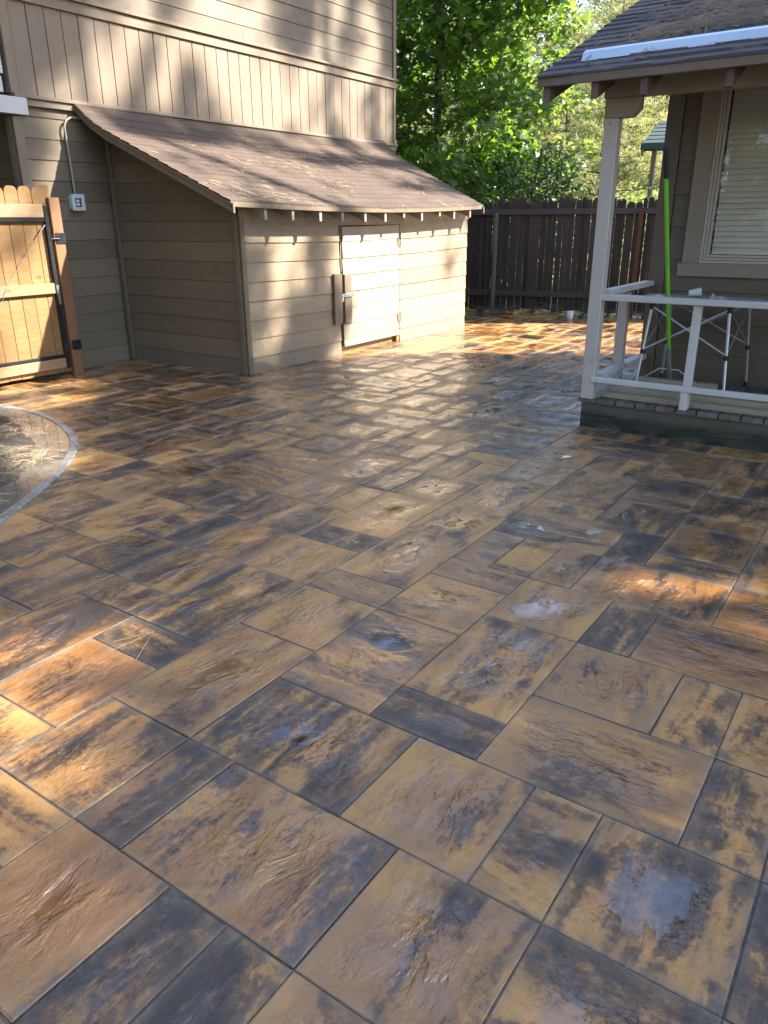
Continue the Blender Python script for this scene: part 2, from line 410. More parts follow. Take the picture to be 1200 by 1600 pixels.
M_CONC = m_conc()
def m_water():
    n = NT('muddy_water'); ob = n.co('Object'); f = n.noise(ob, 7, 2, .5)
    c = n.mix(f, (.06, .06, .05), (.12, .115, .10))
    return n.fin(c, .03, n.bump(f, .002, .6), .6)
M_WATER = m_water()
def m_blind():
    n = NT('white_blind_slats'); ob = n.co('Object'); f = n.noise(ob, 6, 3)
    return n.fin(n.mix(f, (.58, .56, .50), (.66, .64, .58)), .5, None, .4)
M_BLIND = m_blind()
def m_glass():
    n = NT('window_glass')
    gl = n.n('ShaderNodeBsdfGlossy'); gl.inputs['Roughness'].default_value = .015
    tr = n.n('ShaderNodeBsdfTransparent'); tr.inputs[0].default_value = (.95, .96, .95, 1)
    fr = n.n('ShaderNodeFresnel'); fr.inputs[0].default_value = 1.5
    f2 = n.math('ADD', n.math('MULTIPLY', fr.outputs[0], .6), .005, clamp=True)
    mx = n.n('ShaderNodeMixShader'); n.l(f2, mx.inputs[0]); n.l(tr.outputs[0], mx.inputs[1]); n.l(gl.outputs[0], mx.inputs[2])
    n.l(mx.outputs[0], n.out.inputs[0]); return n.m
M_GLASS = m_glass()

# ------------------------------------------------------------------ ground and hill
def hill(x, y):
    d = max(0.0, y - 15.5 + 0.0 * x)
    return 0.16 * d + 0.35 * noise.noise(Vector((x * .12, y * .12, 0))) * min(1, d / 4) - .02
mb = MB()
NX = 60
xs = [-120 + 240 * i / NX for i in range(NX + 1)]; ys = [-90 + 230 * (j / 70) for j in range(71)]
for i in range(NX):
    for j in range(70):
        q = [(xs[i], ys[j]), (xs[i + 1], ys[j]), (xs[i + 1], ys[j + 1]), (xs[i], ys[j + 1])]
        mb.face([(a, b, hill(a, b) - .015) for a, b in q], None, True)
g = mb.build('ground', M_DIRT); struct(g)

# patio: hand-placed foreground pavers (read off the photo) then a greedy fill
MU, MV, U0, V0 = .1305 * 1.52, .1365 * 1.52, -1.074 * 1.52, .562 * 1.52
known = [(0,1,0,2),(1,4,0,2),(4,6,0,2),(6,8,0,2),(0,3,2,4),(3,5,2,4),(5,6,2,4),(6,8,2,4),(8,10,2,4),(8,9,0,2),(0,2,4,7),(2,4,4,5),(4,7,4,6),(7,8,4,6),
 (2,4,5,8),(4,6,6,8),(6,7,6,8),(7,9,6,8),(8,10,4,6),(2,4,8,10),(4,5,8,10),(5,8,8,10),(8,10,8,10),(0,2,7,9),(0,2,9,10),(2,3,10,12),(3,6,10,12),(6,8,10,12),
 (3,4,12,14),(4,6,12,13),(4,6,13,15),(6,8,12,15),(0,3,12,14),(0,2,14,15),(2,4,14,16),(2,4,16,19),(0,2,15,18),(0,1,18,20),(1,2,18,20),(-2,0,16,18),(-2,0,18,20),
 (-2,0,7,8),(-2,0,8,11),(0,1,10,12),(1,2,10,12),(-2,0,5,7),(-2,0,2,5),(-4,-2,7,9),(-4,-2,9,10),(-4,-2,10,13),(-6,-4,7,9),(-7,-6,9,11),(-6,-4,9,11),
 (-2,0,11,13),(-2,0,13,16),(-4,-2,13,15),(-5,-4,11,13),(-7,-5,11,13),(-4,-2,1,3),(-4,-2,3,4),(-4,-2,4,7),(-6,-4,1,4),(-6,-4,4,5),(-6,-4,5,7),(-8,-6,3,5),
 (-8,-6,5,7),(-10,-8,4,6),(-2,0,0,2),(-4,-2,-1,1),(-2,0,-1,0),(0,2,-2,0),(2,3,-2,0),(3,4,-2,0),(4,6,-2,0),(4,6,15,16),(4,6,16,18)]
UA, UB, VA, VB = -40, 22, -16, 62
occ = {}
pav = []
def place(p):
    for i in range(p[0], p[1]):
        for j in range(p[2], p[3]):
            if (i, j) in occ: return False
    for i in range(p[0], p[1]):
        for j in range(p[2], p[3]): occ[(i, j)] = 1
    pav.append(p); return True
for p in known: place(p)
# bed outline in ground metres
BED = [(0,632.6),(52,641),(91,655),(115,672.7),(124.6,688),(121,707),(110.5,724.7),(84.5,753),(54,779),(13,809),(0,821)]
bedp = [onZ(a, b, 0).xy for a, b in BED]
# least-squares circle-ish continuation on the hidden side
bc = Vector((-6.0, 1.55))
def bed_outline():
    pts = [Vector(p) for p in bedp]
    a0 = math.atan2(pts[-1].y - bc.y, pts[-1].x - bc.x); r0 = (pts[-1] - bc).length
    a1 = math.atan2(pts[0].y - bc.y, pts[0].x - bc.x); r1 = (pts[0] - bc).length
    # pts run from a1 (far) to a0 (near) clockwise; close the loop the other way
    if a1 < a0: a1 += 2 * math.pi
    sweep = 2 * math.pi - (a1 - a0)
    N = 26; out = pts[:]
    for k in range(1, N):
        t = k / N; a = a0 - sweep * t; r = r0 + (r1 - r0) * t
        out.append(bc + Vector((math.cos(a), math.sin(a))) * r)
    return out
OUT = bed_outline()
def smooth_loop(p, it=2):
    for _ in range(it):
        q = []
        for i in range(len(p)):
            a, b = p[i], p[(i + 1) % len(p)]
            q += [a * .75 + b * .25, a * .25 + b * .75]
        p = q
    return p
OUT = smooth_loop(OUT)
def inside(x, y, poly):
    c = False; n = len(poly)
    for i in range(n):
        a, b = poly[i], poly[(i + 1) % n]
        if (a.y > y) != (b.y > y) and x < (b.x - a.x) * (y - a.y) / (b.y - a.y) + a.x: c = not c
    return c
def bdist(x, y):
    p = Vector((x, y)); return min((p - q).length for q in OUT)
opts = [(3,2),(2,3),(2,2),(2,2),(2,1),(1,2),(2,2),(2,3),(3,2),(1,2)]
for j in range(VA, VB):
    for i in range(UA, UB):
        if (i, j) in occ: continue
        o = opts[:]; random.shuffle(o); ok = False
        for w_, h_ in o:
            if place((i, i + w_, j, j + h_)): ok = True; break
        if not ok:
            if not place((i, i + 1, j, j + 2)):
                if not place((i, i + 2, j, j + 1)): place((i, i + 1, j, j + 1))
def clip_keep(x, y):
    return not inside(x, y, OUT)
import itertools
me_v, me_f, uvm, uvl_, cc = [], [], [], [], []; smf = []
# look of the foreground slabs as laid: (dark pigment, rust, purple, standing water)
LOOK = {(0,1,0,2):(.85,.6,.9,.3),(1,4,0,2):(.45,.75,.2,.45),(4,6,0,2):(.3,.4,.7,.5),(6,8,0,2):(.55,.3,.5,.6),(0,3,2,4):(.72,.4,.1,.75),(3,5,2,4):(.32,.4,.55,.5),
 (5,6,2,4):(.6,.2,.5,.4),(6,8,2,4):(.6,.3,.5,.85),(0,2,4,7):(.55,.85,.3,.7),(2,4,4,5):(.95,.3,.3,.1),(4,7,4,6):(.42,.3,.8,.7),(7,8,4,6):(.6,.2,.5,.2),(2,4,5,8):(.5,.4,.3,.95),
 (4,6,6,8):(.25,.4,.8,.8),(6,7,6,8):(.55,.2,.4,.2),(8,10,2,4):(.85,.3,.6,.3),(2,4,8,10):(.2,.5,.4,.9),(4,5,8,10):(.9,.5,.3,.3),(5,8,8,10):(.5,.9,.5,.6),(3,6,10,12):(.4,.95,.4,.5),
 (3,4,12,14):(.97,.3,.6,.2),(4,6,12,13):(.6,.4,.3,.2),(4,6,13,15):(.45,.9,.5,.3),(6,8,10,12):(.3,.95,.3,.4),(-2,0,5,7):(.3,.4,.2,.85),(-2,0,2,5):(.38,.6,.5,.95),(-2,0,7,8):(.4,.3,.9,.3),
 (-2,0,8,11):(.3,.2,.5,.8),(-4,-2,3,4):(.93,.3,.4,.1),(-4,-2,4,7):(.68,.3,.4,.98),(-6,-4,1,4):(.82,.95,.2,.2),(-6,-4,4,5):(.75,.3,.3,.1),(-6,-4,5,7):(.5,.5,.5,.7),(-8,-6,5,7):(.8,.6,.3,.3),
 (-8,-6,3,5):(.5,.7,.8,.2),(-4,-2,1,3):(.3,.97,.2,.3),(-2,0,0,2):(.45,.7,.1,.5),(-2,0,-1,0):(.5,.6,.1,.1),(0,2,-2,0):(.3,.9,.1,.4),(2,3,-2,0):(.78,.5,.7,.2),(3,4,-2,0):(.85,.3,.3,.2),
 (4,6,-2,0):(.3,.4,.7,.3),(0,2,7,9):(.3,.3,.3,.85),(0,2,9,10):(.4,.3,.8,.3),(2,3,10,12):(.35,.4,.7,.5),(0,3,12,14):(.5,.3,.8,.6),(-4,-2,7,9):(.2,.4,.3,.7),(-4,-2,9,10):(.95,.2,.3,.1),(-4,-2,10,13):(.2,.4,.3,.8)}
GAP = .0022; CH = .0030
PG_BED = OUT
for (a, b, c_, d_) in pav:
    x0, x1 = U0 + a * MU + GAP, U0 + b * MU - GAP
    y0, y1 = V0 + c_ * MV + GAP, V0 + d_ * MV - GAP
    if x1 < -7.66 or x0 > 3.0: continue
    if y1 < -1.6: continue
    ins = [inside(x, y, OUT) for x in (x0, x1) for y in (y0, y1)]
    if all(ins): continue
    dz = random.uniform(-.0012, .0012); tx, ty = random.uniform(-.0015, .0015), random.uniform(-.0015, .0015)
    w_, h_ = x1 - x0, y1 - y0
    ox, oy = random.uniform(0, 90), random.uniform(0, 90)
    swap = random.random() < (.85 if w_ < h_ * 1.1 else .3)   # streaks along the longer side
    flip = random.choice((-1, 1)); flop = random.choice((-1, 1))
    col = (random.uniform(.2, .85), random.random(), random.random(), random.random() ** 1.3)
    if (a, b, c_, d_) in LOOK: col = LOOK[(a, b, c_, d_)]
    n = 8 if max(w_, h_) < 1 else 8
    # outline, slightly irregular
    def Z(x, y): return dz + tx * (x - (x0 + x1) / 2) / w_ * 2 + ty * (y - (y0 + y1) / 2) / h_ * 2
    e = [random.uniform(-.0012, .0012) for _ in range(4)]
    outer = [(x0 + e[0], y0 + e[1]), (x1 + e[2], y0 + e[3]), (x1 + e[1], y1 + e[0]), (x0 + e[3], y1 + e[2])]
    inner = [(outer[0][0] + CH, outer[0][1] + CH), (outer[1][0] - CH, outer[1][1] + CH), (outer[2][0] - CH, outer[2][1] - CH), (outer[3][0] + CH, outer[3][1] - CH)]
    def M_(x, y):
        u, v = (y, x) if swap else (x, y)
        return (u * flip + ox, v * flop + oy)
    # top grid with loc map = distance to nearest edge (needs inner vertices)
    step = .034 if -4.9 < x1 and y0 > .8 else .06
    def grid(k0, k1):
        n_ = max(4, int(math.ceil((k1 - k0) / step))); return [k0 + (k1 - k0) * q / n_ for q in range(n_ + 1)]
    gx = grid(inner[0][0], inner[1][0]); gy = grid(inner[0][1], inner[3][1])
    amp = (.0012 + .0017 * min(1, max(0, (y0 - 1.0) / 3.0))) * (.55 + .75 * col[3])
    def cleft_(x, y):
        d = min(x - x0, x1 - x, y - y0, y1 - y); m = min(1, max(0, (d - .03) / .06))
        if m <= 0: return 0
        u, v = M_(x, y)
        a_ = noise.noise(Vector((u * 7, v * 13, 0))); b_ = noise.noise(Vector((u * 15, v * 30, 4)))
        return amp * m * (a_ * 1.1 + (1 - abs(b_) * 2) * .55 - .2)
    base = len(me_v)
    for y in gy:
        for x in gx:
            me_v.append((x, y, Z(x, y) + cleft_(x, y)))
    nx = len(gx)
    for j in range(len(gy) - 1):
        for i in range(nx - 1):
            f = (base + j * nx + i, base + j * nx + i + 1, base + (j + 1) * nx + i + 1, base + (j + 1) * nx + i)
            me_f.append(f); smf.append(True)
            for k in f:
                x, y, _ = me_v[k]
                uvm.append(M_(x, y)); uvl_.append((min(x - x0, x1 - x, y - y0, y1 - y), 0)); cc.append(col)
    b2 = len(me_v)
    for (x, y) in inner: me_v.append((x, y, Z(x, y)))
    for (x, y) in outer: me_v.append((x, y, Z(x, y) - CH * .8))
    for (x, y) in outer: me_v.append((x, y, -.03))
    for s_, t_ in ((0, 4), (4, 8)):
        for k in range(4):
            k2 = (k + 1) % 4
            f = (b2 + s_ + k2, b2 + s_ + k, b2 + t_ + k, b2 + t_ + k2)
            me_f.append(f); smf.append(False)
            for q in f:
                x, y, _ = me_v[q]
                uvm.append(M_(x, y)); uvl_.append((0, 0)); cc.append(col)
me = D.meshes.new('patio'); me.from_pydata(me_v, [], me_f)
ul = me.uv_layers.new(name='met'); ul.data.foreach_set('uv', [c for q in uvm for c in q])
ul2 = me.uv_layers.new(name='loc'); ul2.data.foreach_set('uv', [c for q in uvl_ for c in q])
ca = me.color_attributes.new('rnd', 'FLOAT_COLOR', 'CORNER'); ca.data.foreach_set('color', [c for q in cc for c in q])
me.materials.append(M_PAVER); me.polygons.foreach_set('use_smooth', smf); me.update()
# cut the bed out of the paving
bm = bmesh.new(); bm.from_mesh(me)
dele = [f for f in bm.faces if inside(f.calc_center_median().x, f.calc_center_median().y, [bc + (q - bc) * .93 for q in OUT])]
bmesh.ops.delete(bm, geom=dele, context='FACES'); bm.to_mesh(me); bm.free()
patio = D.objects.new('patio', me); COL.objects.link(patio); struct(patio)
mb = MB(); mb.face([(-7.7, -2.5, -.0045), (3.2, -2.5, -.0045), (3.2, 12.9, -.0045), (-7.7, 12.0, -.0045)])
struct(mb.build('joint_sand', M_JOINT))

# garden bed
def ringpts(k): return [bc + (q - bc) * k for q in OUT]
RMAX = sum((q - bc).length for q in OUT) / len(OUT)
k1 = 1 - .09 / RMAX
A, B_ = OUT, ringpts(k1)
mb = MB()
N = len(A)
def zz(i, s): return s + .004 * noise.noise(Vector((A[i].x * 6, A[i].y * 6, 0)))
for i in range(N):
    j = (i + 1) % N
    prof = lambda k: [(A[k].x, A[k].y, -.02), (A[k].x, A[k].y, zz(k, .006)), (A[k].x * .88 + B_[k].x * .12, A[k].y * .88 + B_[k].y * .12, zz(k, .012)), (A[k].x * .3 + B_[k].x * .7, A[k].y * .3 + B_[k].y * .7, zz(k, .010)), (B_[k].x, B_[k].y, -.01)]
    p, q = prof(i), prof(j)
    for k in range(4): mb.face([p[k], q[k], q[k + 1], p[k + 1]], None, True)
o = mb.build('bed_edging', M_CONC); tag(o, 'low curved grey concrete edging around the round garden bed, wet', 'edging')
mb = MB(); mb.face([(q.x, q.y, .004) for q in ringpts(k1 + .02)])
struct(mb.build('puddle', M_WATER))
mb = MB()
n = 46; SP = {}
for i in range(n + 1):
    for j in range(n + 1):
        x = bc.x - 2.6 + 5.2 * i / n; y = bc.y - 2.9 + 5.8 * j / n
        d = bdist(x, y) if inside(x, y, OUT) else -bdist(x, y)
        z = -.05 + .11 * min(1, max(0, (d - .10) / .42)) + .03 * noise.noise(Vector((x * 3, y * 3, 1))) + .012 * noise.noise(Vector((x * 11, y * 11, 1)))
        SP[i, j] = (x, y, z)
for i in range(n):
    for j in range(n): mb.face([SP[i, j], SP[i + 1, j], SP[i + 1, j + 1], SP[i, j + 1]], None, True)
struct(mb.build('bed_soil', M_MULCH))

def straw(mb, x, y, z, L=.16, r=.0012, lift=.02, fascicle=True, ang=None, frame=None):
    a = random.uniform(0, 6.28) if ang is None else ang
    for k in range(random.choice((2, 3)) if fascicle else 1):
        b = a + random.uniform(-.22, .22); l = L * random.uniform(.7, 1.1); bend = random.uniform(-.35, .35)
        pts = []
        for t in (0, .35, .7, 1):
            q = b + bend * t
            p = Vector((x + math.cos(q) * l * t, y + math.sin(q) * l * t, z + lift * math.sin(t * 3.0) * random.uniform(.3, 1)))
            if frame: p = frame(p)
            pts.append(p)
        w = r
        for i in range(3):
            p, q = pts[i], pts[i + 1]; d = (q - p).normalized(); s_ = d.cross(Vector((0, 0, 1))); s_ = s_.normalized() * w if s_.length > 1e-4 else Vector((w, 0, 0))
            u_ = s_.cross(d).normalized() * w
            mb.face([p - s_, q - s_, q + u_, p + u_]); mb.face([p + u_, q + u_, q + s_, p + s_])
mb = MB()
for _ in range(2600):
    a = random.uniform(0, 6.28); d = random.uniform(0, 1) ** .6
    q = OUT[random.randrange(len(OUT))]; t = random.uniform(.35, 1) ** .8
    p = bc + (q - bc) * min(t, .9)
    if noise.noise(Vector((p.x * 2.2, p.y * 2.2, 5))) < -.02 and random.random() < .9: continue
    dd = bdist(p.x, p.y)
    z = .004 + .09 * min(1, max(0, (dd - .14) / .46)) + random.uniform(0, .03)
    straw(mb, p.x, p.y, z, .15, .001, .03)
struct(mb.build('pine_needles', M_STRAW), 'stuff', 'fallen pine needles piled on the soil of the round garden bed', 'pine needles')

mb = MB()
# the one fascicle lying on the paving
for (a, b) in (((240, 987), (176, 1003)), ((240, 987), (174, 1017)), ((240, 987), (211, 1033))):
    p, q = onZ(*a, .004), onZ(*b, .004); m = (p + q) / 2 + Vector((.012, -.01, .008))
    mb.tube([p, m, q], .0013, 4)
o = mb.build('pine_needle_cluster', M_STRAW); tag(o, 'single three-needle pine cluster lying on a dark paver in the left foreground', 'pine needles')

# ------------------------------------------------------------------ siding helper
def boards(mb, axis, plane, z0, z1, lo, hi, h=.195, sgn=1, phase=0.0, lip=.013):
    """horizontal lap boards on a vertical plane. axis 'X' -> plane x=const facing sgn; lo/hi functions of z give extents"""
    k = math.floor((z0 - phase) / h); z = phase + k * h
    while z < z1 - 1e-4:
        a, b = max(z, z0), min(z + h, z1)
        if b - a > .004:
          la0, lb0, ha0, hb0 = lo(a), lo(b), hi(a), hi(b); cuts = []
          if ha0 - la0 > 2.6 and random.random() < .75: cuts = [la0 + (ha0 - la0) * random.uniform(.2, .8)]
          segs = [(la0, lb0)] + [(c_ + .0015, c_ + .0015) for c_ in cuts]; sege = [(c_ - .0015, c_ - .0015) for c_ in cuts] + [(ha0, hb0)]
          for (la, lb), (ha, hb) in zip(segs, sege):
            mb.c = (random.random(), random.random(), random.random(), 1)
            w = random.uniform(-.002, .002)
            def P(s, zz, out):
                return Vector((plane + sgn * out, s, zz)) if axis == 'X' else Vector((s, plane + sgn * out, zz))
            L = lambda s, zz: (s, zz)
            oa, ob = lip + w, .003 + .001
            quad = [P(la, a, oa), P(ha, a, oa), P(hb, b - .0, ob), P(lb, b, ob)]
            uv = [(la, a), (ha, a), (hb, b), (lb, b)]
            if (axis == 'X') == (sgn < 0): quad.reverse(); uv.reverse()
            mb.face(quad, uv)
            # underside and a shadow groove
            q2 = [P(la, a - .006, 0), P(ha, a - .006, 0), P(ha, a, oa), P(la, a, oa)]
            if (axis == 'X') == (sgn < 0): q2.reverse()
            mb.face(q2, [(la, 0), (ha, 0), (ha, .01), (la, .01)])
        z += h

# ------------------------------------------------------------------ house on the left
XH = -7.68; YE = 11.45; YS = 4.80
house = thing('two_storey_house', 'tall taupe two-storey house with lap siding, a band of vertical boards and dappled sun', 'house', (XH, 8, 0))
mb = MB(); boards(mb, 'X', XH - .03, 0, 2.70, lambda z: YS + .02, lambda z: YE - .06, sgn=1, phase=-.02); mb.build('lower_siding', M_SIDE, house)
mb = MB(); mb.box((XH - .9, YS + .03, 0), (XH - .031, YE - .07, 5.9)); mb.build('wall_core', M_DARK, house)
# board band 2.72..3.50
mb = MB(); yb = YS + .07
while yb < YE - .05:
    y2 = min(yb + .1915, YE - .02); mb.box((XH - .03, yb + .003, 2.70), (XH - .004 + random.uniform(0, .003), y2 - .004, 3.50)); yb = y2
mb.build('vertical_board_band', M_TRIM, house, .003)
mb = MB(); mb.box((XH - .03, YS - .02, 2.665), (XH + .045, YE + .03, 2.70)); mb.box((XH - .03, YS - .01, 2.60), (XH + .022, YE + .01, 2.664))
mb.build('lower_trim_board', M_TRIM, house, .004)
mb = MB()
mb.box((XH - .03, YS - .02, 3.50), (XH + .022, YE + .02, 3.60)); mb.box((XH - .03, YS - .03, 3.602), (XH + .05, YE + .035, 3.635))
mb.build('upper_trim_board', M_TRIM, house, .004)
mb = MB(); boards(mb, 'X', XH - .02, 3.635, 5.9, lambda z: YS, lambda z: YE - .06, sgn=1, phase=3.615); mb.build('upper_siding', M_SIDE, house)
mb = MB(); mb.box((XH - .1, YE - .06, 3.636), (XH + .012, YE + .02, 5.9)); mb.box((XH - .1, YE - .05, 2.702), (XH + .010, YE + .01, 3.498)); mb.box((XH - .1, YE - .06, 0), (XH + .008, YE, 2.6)); mb.build('corner_board', M_TRIM, house, .003)
mb = MB(); mb.box((XH - .1, YS - .03, 2.702), (XH + .012, YS + .065, 3.498)); mb.box((XH - .1, YS - .03, 3.636), (XH + .014, YS + .07, 5.9)); mb.box((XH - .045, YS - .06, 0), (XH + .012, YS + .04, 2.50)); mb.box((XH - .13, YS - .062, 0), (XH - .047, YS - .04, 2.50)); mb.build('corner_board', M_TRIM, house, .003)
# end walls (Y faces)
mb = MB(); boards(mb, 'Y', YS, 0, 5.9, lambda z: XH - .9, lambda z: XH - .02, sgn=-1); mb.build('end_siding', M_SIDE, house)
mb = MB(); boards(mb, 'Y', YE - .06, 0, 5.9, lambda z: XH - 6, lambda z: XH - .02, sgn=1); mb.build('end_siding', M_SIDE, house)
# recessed wall to the left and the white beam
mb = MB(); boards(mb, 'X', -8.32, 0, 5.9, lambda z: -2.0, lambda z: YS - .005, sgn=1, h=.215); mb.build('recessed_siding', M_SIDE, house)
mb = MB(); mb.box((XH - .06, -1.5, 2.51), (XH + .05, 4.90, 2.664)); mb.build('white_beam', M_WHITE, house, .005)
mb = MB(); mb.box((XH - .12, -1.5, 2.70), (XH - .03, 4.72, 2.84)); mb.box((XH - .12, -1.5, 2.86), (XH - .02, 4.74, 3.9)); mb.build('balcony_panel', M_WHITE, house, .004)
mb = MB(); mb.box((XH - 6, -2, 5.9), (XH + .45, YE + .4, 6.02)); mb.build('eave_board', M_FASC, house)
mb = MB(); mb.face([(XH + .5, -2, 6.02), (XH + .5, YE + .45, 6.02), (XH - 4, YE + .45, 8.2), (XH - 4, -2, 8.2)], None); mb.face([(XH - 4, YE + .45, 8.2), (XH + .5, YE + .45, 6.021), (XH + .5, YE + .45, 5.95), (XH - 4, YE + .45, 8.1)]); mb.build('roof', M_SHGD, house)

# ------------------------------------------------------------------ lean-to shed
shed = thing('lean_to_shed', 'low taupe lean-to shed with brown shingle roof against the tall house', 'shed', (-6.7, 8.2, 0))
XS, Y0s, Y1s = -5.76, 5.79, 10.49
def sag(y):
    t = (y - 5.4) / 5.4; return -.055 * max(0, math.sin(math.pi * min(1, max(0, t)))) + .035 * max(0, t)
SL = (2.585 - 1.70) / (7.66 - 5.48)
def roofz(x, y):
    d = -5.48 - x; z = 1.700 + SL * d + sag(y)
    if d > 1.75: z += .10 * ((d - 1.75) / .43) ** 2
    return z
# side wall (faces -Y), front wall (faces +X) with the door gap, back end
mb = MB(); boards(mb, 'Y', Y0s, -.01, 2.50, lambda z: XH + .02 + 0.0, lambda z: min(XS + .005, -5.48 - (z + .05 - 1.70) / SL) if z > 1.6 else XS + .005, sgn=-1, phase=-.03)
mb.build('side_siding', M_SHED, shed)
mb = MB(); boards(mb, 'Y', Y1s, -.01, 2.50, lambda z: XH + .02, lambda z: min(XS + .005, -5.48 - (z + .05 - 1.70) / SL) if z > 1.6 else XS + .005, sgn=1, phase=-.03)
mb.build('far_side_siding', M_SHED, shed)
DY0, DY1 = 7.42, 8.68
def wig(y): return .012 * math.sin(y * 2.1) + .01 * math.sin(y * 5.3 + 1)
def front(mb, ya, yb, z0, z1, seed, xo=0.0, lip=.013, tilt=0.0):
    """sagging lap boards: strips that follow the sag of the old wall"""
    rr = random.Random(seed); h = .195; k = 0; z = -.03
    while z < z1:
        a, b = max(z, z0), min(z + h, z1)
        if b - a > .005:
            mb.c = (rr.random(), rr.random(), rr.random(), 1); ww = rr.uniform(-.002, .004)
            N = 14
            for i in range(N):
                p, q = ya + (yb - ya) * i / N, ya + (yb - ya) * (i + 1) / N
                f = lambda y, zz: zz + sag(y) * min(1, max(0, zz / 1.5)) + tilt * (y - ya)
                w1, w2 = wig(p + a * 9), wig(q + a * 9)
                g1 = lip + ww + .12 * abs(w1) * 0 ; 
                mb.face([(XS + xo + lip + ww, p, f(p, a)), (XS + xo + lip + ww, q, f(q, a)), (XS + xo + .003, q, f(q, b)), (XS + xo + .003, p, f(p, b))], [(p, a), (q, a), (q, b), (p, b)])
                mb.face([(XS + xo - .006, p, f(p, a - .004)), (XS + xo - .006, q, f(q, a - .004)), (XS + xo + lip + ww, q, f(q, a)), (XS + xo + lip + ww, p, f(p, a))], [(p, 0), (q, 0), (q, .01), (p, .01)])
        z += h
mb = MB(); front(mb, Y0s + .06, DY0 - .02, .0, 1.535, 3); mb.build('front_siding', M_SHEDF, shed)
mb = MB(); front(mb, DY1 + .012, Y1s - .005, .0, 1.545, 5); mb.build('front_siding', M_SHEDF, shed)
# frieze board below the eave
mb = MB(); N = 18
mb.c = (.4, .5, .6, 1)
for i in range(N):
    p, q = Y0s - .01 + (Y1s - Y0s + .02) * i / N, Y0s - .01 + (Y1s - Y0s + .02) * (i + 1) / N
    for (x0, x1, z0, z1) in ((-.0, .016, 1.515, 1.78),):
        zp0, zq0, zp1, zq1 = z0 + sag(p), z0 + sag(q), z1 + sag(p) * 1.0, z1 + sag(q)
        mb.face([(XS + x1, p, zp0), (XS + x1, q, zq0), (XS + x1, q, zq1), (XS + x1, p, zp1)], [(p, 0), (q, 0), (q, .2), (p, .2)])
        mb.face([(XS - .03, p, zp0), (XS - .03, q, zq0), (XS + x1, q, zq0), (XS + x1, p, zp0)])
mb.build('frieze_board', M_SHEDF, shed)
mb = MB(); mb.box((XH + .05, Y0s + .02, 0), (XS - .18, Y1s - .02, 1.5)); mb.build('dark_interior', M_DARK, shed)
# door
door = MB(); front(door, DY0 + .035, DY1 - .008, .085, 1.50, 9, .006, .012, .006)
door.box((XS - .03, DY0 + .04, .09), (XS + .004, DY1 - .012, 1.40)); door = door.build('door', M_DOOR, shed)
mb = MB(); mb.box((XS + .019, DY0 + .04, .36), (XS + .036, DY0 + .175, .93)); mb.build('patch_board', M_SHED, door, .002)
mb = MB(); mb.box((XS + .021, DY0 + .03, .67), (XS + .052, DY0 + .19, .715)); mb.box((XS + .024, DY0 - .03, .672), (XS + .044, DY0 + .028, .71)); mb.box((XS + .026, DY0 - .04, .62), (XS + .05, DY0 + .005, .668)); mb.box((XS + .026, DY0 - .03, .58), (XS + .038, DY0 - .015, .62)); mb.build('latch', M_GALV, door, .003)
for zc in (1.27, .32):
    mb = MB(); mb.box((XS + .018, DY1 - .05, zc - .06), (XS + .022, DY1 - .012, zc + .06)); mb.tube([(XS + .026, DY1 - .004, zc - .06), (XS + .026, DY1 - .004, zc + .06)], .006); mb.build('hinge', M_SHED, door)
mb = MB(); mb.box((XS - .03, DY0 + .0, .96), (XS + .010, DY0 + .016, 1.49)); mb.build('door_jamb', M_SHED, shed)
mb = MB(); mb.box((XS + .012, 7.25, .37), (XS + .045, 7.40, .945)); mb.build('stop_board', M_SHED, shed, .003)
mb = MB(); mb.box((XS - .10, DY0 + .02, .0), (XS - .05, DY1, .10)); mb.box((XS - .05, DY1 - .06, 0), (XS + .004, DY1 + .01, .13)); mb.build('sill_block', M_CEDAR, shed, .004)
for (x0, x1, y0_, y1_) in ((XS - .02, XS + .03, Y0s - .008, Y0s + .055), ):
    mb = MB(); mb.box((x0 + .012, y0_, 0), (x1, y1_, 1.56)); mb.build('corner_board', M_SHED, shed, .003)
    mb = MB(); mb.box((XS - .055, Y0s - .03, 0), (XS + .004, Y0s - .012, 1.70)); mb.build('corner_board', M_SHED, shed, .003)
mb = MB(); mb.box((XH + .02, Y0s - .03, 0), (XH + .08, Y0s - .012, 2.5)); mb.build('inner_corner_board', M_SHED, shed, .003)
# roof: stepped shingle courses following the sag
mb = MB(); RY0, RY1 = 5.43, 10.44
dmax = 2.20; cw = .135; kk = 0; d = 0.0
while d < dmax - .01:
    d2 = min(d + cw, dmax); y = RY0 - random.uniform(0, .25) * (kk % 2)
    ycut = RY0
    while ycut < RY1:
        y2 = min(ycut + random.uniform(.26, .34), RY1)
        if kk % 2 and ycut == RY0: y2 = RY0 + .15
        mb.c = (random.random(), random.random(), random.random(), 1)
        lift = .011 + random.uniform(0, .003)
        e0 = random.uniform(-.004, .004)
        ns = 2
        for s_ in range(ns):
            p, q = ycut + (y2 - ycut) * s_ / ns + .001, ycut + (y2 - ycut) * (s_ + 1) / ns - .001
            xa, xb = -5.48 - d + e0, -5.48 - d2 - .01
            mb.face([(xa, p, roofz(xa, p) + lift), (xa, q, roofz(xa, q) + lift), (xb, q, roofz(xb, q) + .002), (xb, p, roofz(xb, p) + .002)], [(d, p), (d, q), (d2, q), (d2, p)])
            mb.face([(xa, p, roofz(xa, p) - .004), (xa, q, roofz(xa, q) - .004), (xa, q, roofz(xa, q) + lift), (xa, p, roofz(xa, p) + lift)])
        for yy in (ycut + .001, y2 - .001):
            mb.face([(xa, yy, roofz(xa, yy)), (xa, yy, roofz(xa, yy) + lift), (xb, yy, roofz(xb, yy) + .002)])
        ycut = y2
    d = d2; kk += 1
